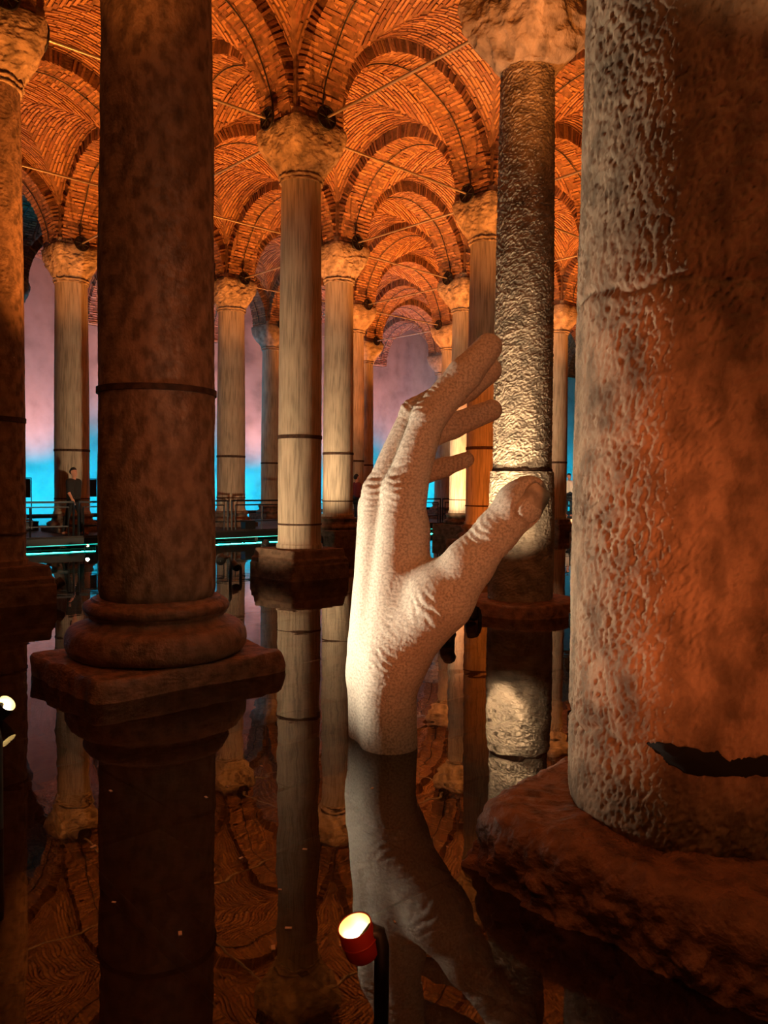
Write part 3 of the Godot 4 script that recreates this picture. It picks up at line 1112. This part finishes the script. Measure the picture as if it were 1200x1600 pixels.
	for q in [[-3, 1, "near"], [-3, 2, "left"], [-1, 2, "right"], [-2, 2, "over"]]:  # fill lamps added out of view to lift the dark shadows
		var p := lattice(q[0] + 0.5, q[1] + 0.5)
		post_lamp("added warm fill up-light in a bay behind the viewer, the %s one" % ["first", "second", "third", "fourth"][[-3, -3, -1, -2].find(q[0]) + (1 if q[1] == 2 and q[0] == -3 else 0)], W(p.x, 0.45, p.y), Vector3.UP, Vector3(0.09, 0, 0), Color(1.0, 0.78, 0.55), LIGHT.behind, 46.0, 3.0, 1.3, "black", "added fill up-lights behind the viewer")
	for k in 6:  # unseen lamps, placed to warm the upper part of the far wall
		var p := lattice(k - 0.5, -3.45)
		post_lamp("%s unseen orange up-light in bays along the far wall, counted from the near end" % ORDINALS[k], W(p.x, 0.45, p.y), Vector3(-gb.x * 0.3, 1, gb.y * 0.3), Vector3(0.09, 0, 0), Color(1.0, 0.50, 0.20), LIGHT.wall * 1.6, 42.0, 3.0, 1.3, "black", "unseen orange up-lights near the far wall")

const BAYS := [[-1, 0, 1.0], [0, 0, 1.1], [-1, 1, 1.1], [-2, 1, 0.9], [0, -1, 1.2], [1, 0, 0.9], [1, -1, 1.5], [-1, -1, 0.7], [2, -1, 1.2], [0, -2, 1.0], [1, -2, 1.1], [2, -2, 1.6], [3, -2, 1.5], [3, -3, 1.3], [-1, -2, 1.0], [-2, 0, 0.35], [2, -3, 1.1], [4, -3, 1.2], [3, -1, 1.2]]

const LIGHT := {"hand": 24.0, "front": 0.9, "g": 45.0, "f": 36.0, "j": 14.0, "j2": 34.0, "k": 22.0, "c": 27.0, "d": 27.0, "l": 50.0, "up": 130.0, "cyan": 34.0, "strip": 7.0, "fill": 11.0, "fill2": 1.5, "wall": 58.0, "behind": 160.0}

# ------------------------------------------------------------------ ready
func _ready() -> void:
	rng.seed = 20
	noise_a.seed = 1; noise_a.frequency = 0.02; noise_a.noise_type = FastNoiseLite.TYPE_SIMPLEX_SMOOTH; noise_a.fractal_octaves = 3
	noise_b.seed = 2; noise_b.frequency = 0.02; noise_b.noise_type = FastNoiseLite.TYPE_SIMPLEX_SMOOTH; noise_b.fractal_octaves = 2
	noise_c.seed = 3; noise_c.frequency = 0.02; noise_c.noise_type = FastNoiseLite.TYPE_SIMPLEX_SMOOTH; noise_c.fractal_octaves = 2
	noise_d.seed = 4; noise_d.frequency = 0.02; noise_d.noise_type = FastNoiseLite.TYPE_CELLULAR; noise_d.fractal_type = FastNoiseLite.FRACTAL_NONE; noise_d.cellular_return_type = FastNoiseLite.RETURN_DISTANCE
	var cam := Camera3D.new()
	cam.name = "camera"
	add_child(cam)
	cam.position = Vector3(0, EYE, 0)
	cam.rotation = Vector3(-PITCH, 0, ROLL)
	cam.fov = rad_to_deg(2.0 * atan(800.0 / FOCAL))
	cam.near = 0.05
	cam.far = 200.0
	cam.current = true
	var we := WorldEnvironment.new()
	we.name = "environment"
	var env := Environment.new()
	env.background_mode = Environment.BG_COLOR
	env.background_color = Color(0.0, 0.0, 0.0)
	env.tonemap_mode = Environment.TONE_MAPPER_LINEAR
	env.tonemap_exposure = 1.0
	env.sdfgi_enabled = true
	env.ssao_enabled = true
	env.ssil_enabled = true
	we.environment = env
	add_child(we)
	moved = {
		Vector2i(0, 0): Vector2(-1.47, 14.1), Vector2i(0, 1): Vector2(1.78, 10.5), Vector2i(-1, 1): Vector2(-1.93, 6.9), Vector2i(-1, 2): Vector2(1.335, 3.35),
		Vector2i(-1, 0): Vector2(-5.22, 10.8), Vector2i(1, 0): Vector2(2.17, 17.5), Vector2i(1, -1): Vector2(-1.2, 21.0), Vector2i(0, -2): Vector2(-8.2, 21.3),
		Vector2i(2, -1): Vector2(2.3, 24.4),
	}
	make_materials()
	make_brick_meshes()
	shell()
	ceiling()
	columns()
	hand()
	lamps()
	rods()
	walkway()
	people()
	extras()

func shell() -> void:
	var b := Build.new()
	var turn := Basis(Vector3.UP, 0.7525)
	var place := func(i0: float, i1: float, j0: float, j1: float, y0: float, y1: float) -> ArrayMesh:
		var bb := Build.new()
		var c := lattice((i0 + i1) / 2, (j0 + j1) / 2)
		bb.box(W(c.x, (y0 + y1) / 2, c.y), Vector3((i1 - i0) * BAY / 2, (y1 - y0) / 2, (j1 - j0) * BAY / 2), turn)
		return bb.done()
	struct("floor", place.call(-5.2, 8.2, -4.3, 4.3, FLOOR_Y - 0.4, FLOOR_Y), M.floor, "dark stone bed of the flooded hall under the water")
	struct("ceiling", place.call(-5.2, 8.2, -4.3, 4.3, 10.6, 10.9), M.mortar, "solid roof above the brick vaults")
	struct("wall_left", place.call(-5.2, 8.2, -4.3, -4.0, FLOOR_Y - 0.4, 10.6), M.plaster, "tall plastered far wall washed with blue light below and orange above")
	struct("wall_right", place.call(-5.2, 8.2, 4.0, 4.3, FLOOR_Y - 0.4, 10.6), M.plaster, "plastered wall closing the hall on the right")
	struct("wall_far", place.call(8.0, 8.2, -4.0, 4.0, FLOOR_Y - 0.4, 10.6), M.plaster, "plastered wall closing the far end of the hall")
	struct("wall_near", place.call(-5.2, -5.0, -4.0, 4.0, FLOOR_Y - 0.4, 10.6), M.plaster, "plastered wall closing the hall behind the viewer")
	# water: a thin sheet over the whole hall
	var c0 := lattice(1.5, 0)
	var hx := 6.5 * BAY
	var hz := 4.0 * BAY
	var o := W(c0.x, 0, c0.y)
	b.quad_flat(o - turn.x * hx + turn.z * hz, o + turn.x * hx + turn.z * hz, o + turn.x * hx - turn.z * hz, o - turn.x * hx - turn.z * hz)
	struct("water", b.done(), M.water, "still dark water mirroring the columns and the hand")
	# paving slabs of the bed, near the viewer
	var fl: Node3D = get_node("floor")
	var r: RandomNumberGenerator = RandomNumberGenerator.new()
	r.seed = 77
	var count := 0
	var row := 0
	var v := -6.0
	while v < 9.5:
		var dv := r.randf_range(0.62, 0.95)
		var u := -6.5 + r.randf_range(0.0, 0.8)
		while u < 6.5:
			var du := r.randf_range(0.7, 1.35)
			var cc := Vector2(0.5, 6.0) + ga * (u + du / 2) - gb * (v + dv / 2)
			var p := W(cc.x, FLOOR_Y, cc.y)
			var s := seen_at(p)
			if s.z > 1.2 and s.z < 15.0 and s.x > -150 and s.x < 1350 and s.y < 2300 and count < 300:
				var sb := Build.new()
				var t := 0.05 + r.randf() * 0.03
				var hx2 := du / 2 - 0.018
				var hz2 := dv / 2 - 0.018
				var bas := turn * Basis(Vector3.UP, r.randf_range(-0.02, 0.02)) * Basis(Vector3.RIGHT, r.randf_range(-0.015, 0.015)) * Basis(Vector3.BACK, r.randf_range(-0.015, 0.015))
				sb.box(Vector3.ZERO, Vector3(hx2, t, hz2), bas)
				part("paving_slab", sb.done(), M["slab%d" % (r.randi() % 3)], fl, p)
				count += 1
			u += du
		v += dv
		row += 1

func ceiling() -> void:
	var names := {Vector2i(0, 0): "the pedestal column", Vector2i(0, 1): "the chiselled column", Vector2i(-1, 1): "the thick column", Vector2i(-1, 2): "the giant column", Vector2i(-1, 0): "the left-edge column", Vector2i(1, 0): "the orange column"}
	for i in range(-3, 8):
		for j in range(-4, 4):
			var p := node_at(i, j)
			var here: String = names.get(Vector2i(i, j), "")
			for k in 2:
				var i2 := i + (1 if k == 0 else 0)
				var j2 := j + (1 if k == 1 else 0)
				var q := node_at(i2, j2)
				if i2 > 7 or j2 > 3:
					continue
				if j == -4 and k == 0:
					continue
				var vis := 0
				var m := (p + q) / 2
				for w in [0.12, 0.3, 0.5, 0.7, 0.88]:
					var xx: Vector2 = p.lerp(q, w)
					var hgt := SPRING + 2.0 * sqrt(maxf(0, 1 - pow((w - 0.5) / 0.42, 2)))
					if xx.y > 1.0 and in_frame(W(xx.x, hgt, xx.y), 40):
						vis += 1
				if xx_behind(m):
					continue
				var there: String = names.get(Vector2i(i2, j2), "")
				var label := "brick vault arch springing between columns of the hall"
				if here != "" and there != "":
					label = "brick vault arch from %s to %s" % [here, there]
				elif here != "" or there != "":
					label = "brick vault arch springing from %s to a farther column" % (here if here != "" else there)
				arch(p, q, label, vis > 0 and m.y < 24.0, vis > 0)
			if i > 6 or j > 2:
				continue
			var cn := lattice(i + 0.5, j + 0.5)
			if xx_behind(cn):
				continue
			var seen := 0
			for u in [-1.8, -0.9, 0.0, 0.9, 1.8]:
				for v in [-1.8, -0.9, 0.0, 0.9, 1.8]:
					var pt := bay_point([node_at(i, j), node_at(i + 1, j), node_at(i + 1, j + 1), node_at(i, j + 1)], u, v, 0)
					if pt.z < -1.0 and in_frame(pt, 30):
						seen += 1
			vault(i, j, "groined brick vault of a bay, its courses meeting in chevrons", (300 if cn.y < 22.0 else 0), seen > 0)
	# brick piers above the capitals, where the arches meet
	for i in range(-3, 8):
		for j in range(-3, 4):
			var q := node_at(i, j)
			if xx_behind(q):
				continue
			var b := Build.new()
			b.box(Vector3(0, CAP_TOP + 0.75, 0), Vector3(0.50, 0.8, 0.50), Basis(Vector3.UP, 0.7525))
			struct("vault_pier", b.done(), M.mortar, "brick pier above a capital where four arches meet", W(q.x, 0, q.y))

func xx_behind(q: Vector2) -> bool:
	return q.y < -6.0

# ------------------------------------------------------------------ tie rods
func rods() -> void:
	var names := COLUMN_NAMES
	for i in range(-2, 5):
		for j in range(-3, 3):
			for k in 2:
				var a := Vector2i(i, j)
				var c := Vector2i(i + (1 if k == 0 else 0), j + (1 if k == 1 else 0))
				if not names.has(a) or not names.has(c):
					continue
				var p2 := node_at(a.x, a.y)
				var q2 := node_at(c.x, c.y)
				var p := W(p2.x, ROD_Y, p2.y)
				var q := W(q2.x, ROD_Y, q2.y)
				if not (in_frame(p.lerp(q, 0.3)) or in_frame(p.lerp(q, 0.7)) or in_frame(p.lerp(q, 0.15)) or in_frame(p.lerp(q, 0.85))) or p.z > -2 or q.z > -2:
					continue
				var d := (q - p).normalized()
				var p0 := p + d * (0.76 if a == Vector2i(0, 1) else 0.67)
				var q0 := q - d * (0.76 if c == Vector2i(0, 1) else 0.67)
				var mid := (p + q) / 2
				var root := thing("tie_rod", "iron tie rod from the %s to the %s" % [names[a], names[c]], "tie rod", mid)
				var b := Build.new()
				var far := maxf(p2.y, q2.y)
				b.tube([p0 - mid, q0 - mid], [0.024], 8)
				part("rod", b.done(), M.steel, root)
				for e in 2:
					var o: Vector3 = (p0 if e == 0 else q0) - mid
					var n := d if e == 0 else -d
					var side := n.cross(Vector3.UP)
					var ab := Build.new()
					# an iron ring with spokes against the foot of the arch
					var ring: Array = []
					for w in 25:
						var an := TAU * w / 24
						ring.append(o + n * 0.03 + (side * cos(an) + Vector3.UP * sin(an)) * 0.18)
					ab.tube(ring, [0.017], 6, false)
					for w in 4:
						var an := PI * w / 4 + 0.2
						var rd := side * cos(an) + Vector3.UP * sin(an)
						ab.tube([o + n * 0.035 - rd * 0.18, o + n * 0.035 + rd * 0.18], [0.011], 5)
					ab.tube([o - n * 0.02, o + n * 0.07], [0.035], 8)
					var pb := Build.new()
					pb.tube([o + n * 0.005, o + n * 0.02], [0.18], 20)
					var plate := part("anchor_plate", pb.done(), M.rust, root)
					part("anchor_ring", ab.done(), M.iron, plate)
					if far > 60.0:
						break

# a point over the hall's grid
func grid(i: float, j: float, y: float) -> Vector3:
	var q := lattice(i, j)
	return W(q.x, y, q.y)

func bar(b: Build, p: Vector3, q: Vector3, h := 0.02) -> void:
	var d := (q - p).normalized()
	var x := d.cross(Vector3.UP if absf(d.y) < 0.9 else Vector3.RIGHT).normalized()
	b.box((p + q) / 2.0, Vector3(h, h, p.distance_to(q) / 2.0), Basis(x, d.cross(x), -d) if Basis(x, d.cross(x), -d).determinant() > 0 else Basis(-x, d.cross(x), -d))

func led_bar(called: String, label: String, p: Vector3, q: Vector3, aim: Vector3, color: Color, glow: float, energy: float, group: String, width := 0.07) -> void:
	var mid := (p + q) / 2.0
	var root := thing(called, label, "light", mid, 0.0, group)
	var d := (q - p).normalized()
	aim = aim.normalized()
	var x := aim.cross(d).normalized()
	var b := Build.new()
	b.box(-aim * 0.03, Vector3(width * 0.7, 0.03, p.distance_to(q) / 2.0), Basis(x, aim, -d))
	part("housing", b.done(), M.black, root)
	var g := Build.new()
	g.box(aim * 0.006, Vector3(width * 0.5, 0.006, p.distance_to(q) / 2.0 - 0.02), Basis(x, aim, -d))
	part("diffuser", g.done(), glowing(color, glow), root)
	var l := AreaLight3D.new()
	l.name = "light"
	l.area_size = Vector2(p.distance_to(q) - 0.04, width)
	l.light_color = color
	l.light_energy = energy
	l.area_range = 40.0
	l.shadow_enabled = true
	root.add_child(l, true)
	l.transform = Transform3D(Basis(d, -aim.cross(d), -aim) if Basis(d, -aim.cross(d), -aim).determinant() > 0 else Basis(d, aim.cross(d), -aim), aim * 0.03)

func walkway() -> void:
	var root := struct_node("walkway", "dark visitor walkway with railings along the far wall")
	var turn := Basis(Vector3.UP, 0.7525)
	for k in 18:
		var i0 := -2.0 + k * 0.5
		for w in 3:
			var b := Build.new()
			var j := -1.62 - w * 0.36
			b.box(Vector3.ZERO, Vector3(BAY * 0.25 - 0.01, 0.03, BAY * 0.18 - 0.01), turn)
			part("deck_panel", b.done(), M.deck, root, grid(i0 + 0.25, j - 0.18, 0.28))
	var fb := Build.new()
	fb.box(Vector3.ZERO, Vector3(BAY * 4.5, 0.07, 0.03), turn)
	part("edge_beam", fb.done(), M.black, root, grid(2.5, -1.612, 0.2))
	for k in 19:
		var lb := Build.new()
		bar(lb, Vector3(0, FLOOR_Y, 0), Vector3(0, 0.25, 0), 0.04)
		part("leg", lb.done(), M.black, root, grid(-2.0 + k * 0.5, -1.72, 0))
	# railing panels
	var nth := -1
	for k in 14:
		var i0 := -0.55 + k * 0.44
		var i1 := i0 + 0.415
		if in_frame(grid(i0, -1.63, 1.0), 0) or in_frame(grid(i1, -1.63, 1.0), 0):
			var mid := grid((i0 + i1) / 2, -1.63, 0.31)
			nth += 1
			var label := "%s black steel railing panel of the walkway, counted from the left edge" % ORDINALS[nth]
			var r := thing("railing", label, "railing", mid, 0.0, "walkway railing panels")
			var p := grid(i0, -1.63, 0.31) - mid
			var q := grid(i1, -1.63, 0.31) - mid
			var top := Build.new()
			bar(top, p + Vector3(0, 0.82, 0), q + Vector3(0, 0.82, 0), 0.024)
			part("top_rail", top.done(), M.black, r)
			for h in [0.70, 0.24]:
				var rb := Build.new()
				bar(rb, p.lerp(q, 0.06) + Vector3(0, h, 0), q.lerp(p, 0.06) + Vector3(0, h, 0), 0.016)
				part("rail", rb.done(), M.black, r)
			for t in [0.0, 0.06, 0.5, 0.94, 1.0]:
				var pb := Build.new()
				var e: float = 0.82 if t == 0.0 or t == 1.0 else 0.70
				bar(pb, p.lerp(q, t), p.lerp(q, t) + Vector3(0, e, 0), 0.02 if e > 0.8 else 0.014)
				part("post", pb.done(), M.black, r)
	# blue light at the foot of the wall
	var cyan := Color(0.0, 0.76, 1.0)
	var n := Vector3(gb.x, 0, -gb.y)
	for k in 12:
		var i0 := -1.6 + k * 0.8
		led_bar("wall_washer", "%s blue light bar at the foot of the far wall, counted from its near end" % ORDINALS[k], grid(i0, -3.60, 0.42), grid(i0 + 0.72, -3.60, 0.42), Vector3.UP * 0.9 - n * 0.7, cyan, 6.0, LIGHT.cyan, "blue light bars at the wall foot", 0.12)
	var turq := Color(0.10, 0.95, 0.85)
	var strips := [[-0.75, 0.2, "below the deck edge under the dark walker"], [0.42, 1.25, "below the deck edge at the pale walkway column"], [1.8, 2.6, "below the deck edge behind the hand"], [3.0, 3.9, "below the deck edge at the low plinth"]]
	for s in strips:
		led_bar("light_strip", "turquoise light strip " + str(s[2]), grid(s[0], -1.63, 0.10), grid(s[1], -1.63, 0.10), n * 0.35 + Vector3.DOWN, turq, 0.8, LIGHT.strip, "turquoise strips under the walkway", 0.03)
	# boards and boxes on the walkway
	for q in [[145.0, 24.5, "dark upright information board on the walkway, right of the far left column"], [41.0, 22.5, "information board with a thin frame at the left edge, before the blue wall"]]:
		var o := at(q[0], 757, q[1])
		o.y = 0.31
		var t := thing("information_board", q[2], "board", o, 0.3)
		var bb := Build.new()
		bb.box(Vector3(0, 1.12, 0), Vector3(0.11, 0.26, 0.012))
		part("board", bb.done(), M.black, t)
		for s in [-1, 1]:
			var pb := Build.new()
			bar(pb, Vector3(s * 0.13, 0, 0), Vector3(s * 0.13, 1.4, 0), 0.012)
			part("post", pb.done(), M.black, t)
		var tb := Build.new()
		bar(tb, Vector3(-0.14, 1.4, 0), Vector3(0.14, 1.4, 0), 0.012)
		part("crossbar", tb.done(), M.black, t)
	for q in [[47.0, 21.5, "low black equipment box on the walkway at the left edge"], [146.0, 22.5, "low black equipment box behind the dark walker"], [388.0, 23.2, "low black equipment box on the walkway beside the pale walkway column"]]:
		var o := at(q[0], 757, q[1])
		o.y = 0.31
		var t := thing("equipment_box", q[2], "box", o, 0.7525)
		t.position.y = 0.31
		var bb := Build.new()
		bb.box(Vector3(0, 0.11, 0), Vector3(0.17, 0.11, 0.12))
		part("case", bb.done(), M.black, t)
		var lb := Build.new()
		lb.box(Vector3(0, 0.235, 0), Vector3(0.18, 0.015, 0.13))
		part("lid", lb.done(), M.iron, t)

# A standing or walking visitor. Joints are in the person's own axes: x to their left, z ahead.
func person(label: String, at_: Vector3, yaw: float, tall: float, stride: float, shirt: Material, trousers: Material, hair: Material) -> void:
	var root := thing("person", label, "person", at_, yaw)
	var s := tall / 1.75
	var V := func(x: float, y: float, z: float) -> Vector3: return Vector3(x, y, z) * s
	var limbs := func(extra: float, what: String) -> Array:
		var o: Array = []
		var add := func(a: Vector3, b: Vector3, r0: float, r1: float, k := 0.03) -> void: o.append([a, b, (r0 + extra) * s, (r1 + extra) * s, k * s])
		if what != "legs":
			add.call(V.call(-0.09, 1.00, 0), V.call(-0.12, 1.36, 0.0), 0.105, 0.10, 0.06)
			add.call(V.call(0.09, 1.00, 0), V.call(0.12, 1.36, 0.0), 0.105, 0.10, 0.06)
			add.call(V.call(-0.15, 1.40, 0), V.call(0.15, 1.40, 0), 0.06, 0.06, 0.05)
			for e in [-1.0, 1.0]:
				add.call(V.call(0.19 * e, 1.40, 0), V.call(0.235 * e, 1.13, -0.04 * e * stride), 0.05, 0.042)
				if what == "body":
					add.call(V.call(0.235 * e, 1.13, -0.04 * e * stride), V.call(0.22 * e, 0.90, 0.08 - 0.10 * e * stride), 0.042, 0.030)
					add.call(V.call(0.22 * e, 0.90, 0.08 - 0.10 * e * stride), V.call(0.21 * e, 0.80, 0.11 - 0.12 * e * stride), 0.034, 0.022)
		if what != "top":
			add.call(V.call(-0.07, 0.95, 0), V.call(0.07, 0.95, 0), 0.11, 0.11, 0.05)
			for e in [-1.0, 1.0]:
				var z: float = e * stride * 0.22
				add.call(V.call(0.085 * e, 0.90, 0), V.call(0.09 * e, 0.50, z * 0.7 + 0.03), 0.085, 0.058)
				add.call(V.call(0.09 * e, 0.50, z * 0.7 + 0.03), V.call(0.09 * e, 0.09, z - 0.04 * absf(stride)), 0.056, 0.038)
				if what == "body":
					add.call(V.call(0.09 * e, 0.045, z - 0.05), V.call(0.10 * e, 0.04, z + 0.14), 0.042, 0.034)
		if what == "body":
			add.call(V.call(0, 1.42, 0), V.call(0, 1.55, 0.015), 0.052, 0.05)
			add.call(V.call(0, 1.60, 0.02), V.call(0, 1.67, 0.0), 0.072, 0.085, 0.03)
			add.call(V.call(0, 1.56, 0.05), V.call(0, 1.58, 0.06), 0.042, 0.042, 0.03)
			add.call(V.call(0, 1.635, 0.09), V.call(0, 1.605, 0.108), 0.012, 0.016, 0.012)
			for e in [-1.0, 1.0]:
				add.call(V.call(0.083 * e, 1.64, 0), V.call(0.083 * e, 1.61, 0), 0.016, 0.012, 0.01)
				add.call(V.call(0.03 * e, 1.638, 0.083), V.call(0.034 * e, 1.638, 0.082), 0.010, 0.010, 0.004)
		return o
	part("body", net(limbs.call(0.0, "body"), 0.022 * s, none), M.skin, root)
	part("shirt", net(limbs.call(0.014, "top"), 0.026 * s, none), shirt, root)
	part("trousers", net(limbs.call(0.013, "legs"), 0.026 * s, none), trousers, root)
	var hp := [[V.call(0, 1.66, -0.03), V.call(0, 1.70, -0.005), 0.088 * s, 0.082 * s, 0.03]]
	part("hair", net(hp, 0.022 * s, none), hair, root)

func people() -> void:
	M.skin = plain(Color(0.72, 0.50, 0.40), 0.7)
	var dark := plain(Color(0.09, 0.075, 0.07), 0.85)
	var maroon := plain(Color(0.42, 0.12, 0.12), 0.85)
	var white := plain(Color(0.86, 0.82, 0.78), 0.85)
	var denim := plain(Color(0.14, 0.19, 0.24), 0.85)
	var black_hair := plain(Color(0.05, 0.035, 0.03), 0.7)
	var p := at(115, 757, 19.9)
	p.y = 0.31
	person("visitor in dark clothes walking behind the railing at the far left", p, 1.2, 1.64, 1.0, dark, dark, black_hair)
	p = at(557, 757, 26.6)
	p.y = 0.31
	person("person in a maroon top and dark trousers standing left of the hand", p, 2.2, 1.62, 0.25, maroon, denim, black_hair)
	p = at(889, 757, 35.0)
	p.y = 0.31
	person("person in a white shirt standing beside the giant column's edge", p, 0.3, 1.84, 0.2, white, denim, black_hair)

func extras() -> void:
	# a black pipe on the bed, running to the foreground lamp
	var b := Build.new()
	var pts: Array = []
	for k in 25:
		var t := k / 24.0
		var q := Vector2(-2.85, 5.9).lerp(Vector2(0.02, 2.25), t)
		pts.append(W(q.x + 0.05 * sin(t * 9.0), FLOOR_Y + 0.11, q.y + 0.02 * sin(t * 14.0)))
	b.tube(pts, [0.026], 8)
	var o := part("pipe", b.done(), M.cable, self)
	tag(o, "black pipe lying under the water from the broken plinth to the foreground lamp", "pipe")
	var w := at(137, 853, 18.6)
	post_lamp("tiny white-glowing lamp at the walkway edge below the dark walker", w, W(0.25, 0.45, -1.0) * Vector3(1, 1, 1), Vector3(-0.05, 0, 0.04), Color(1.0, 0.95, 0.85), 0.4, 50.0, 8.0, 0.7)
	# pale flecks drifting on the water
	var r: RandomNumberGenerator = RandomNumberGenerator.new()
	r.seed = 5
	for k in 16:
		var px := r.randf_range(60, 720)
		var py := r.randf_range(1170, 1560)
		var z := EYE * FOCAL / (py - 756.0)
		var f := at(px, 757, z)
		f.y = 0.002
		var fb := Build.new()
		var a := r.randf() * TAU
		var s := r.randf_range(0.006, 0.014)
		fb.box(Vector3.ZERO, Vector3(s, 0.0015, s * 0.5), Basis(Vector3.UP, a))
		var fo := part("fleck", fb.done(), M.fleck, self, f)
		tag(fo, "small pale fleck floating on the dark water", "debris", "flecks floating on the water")
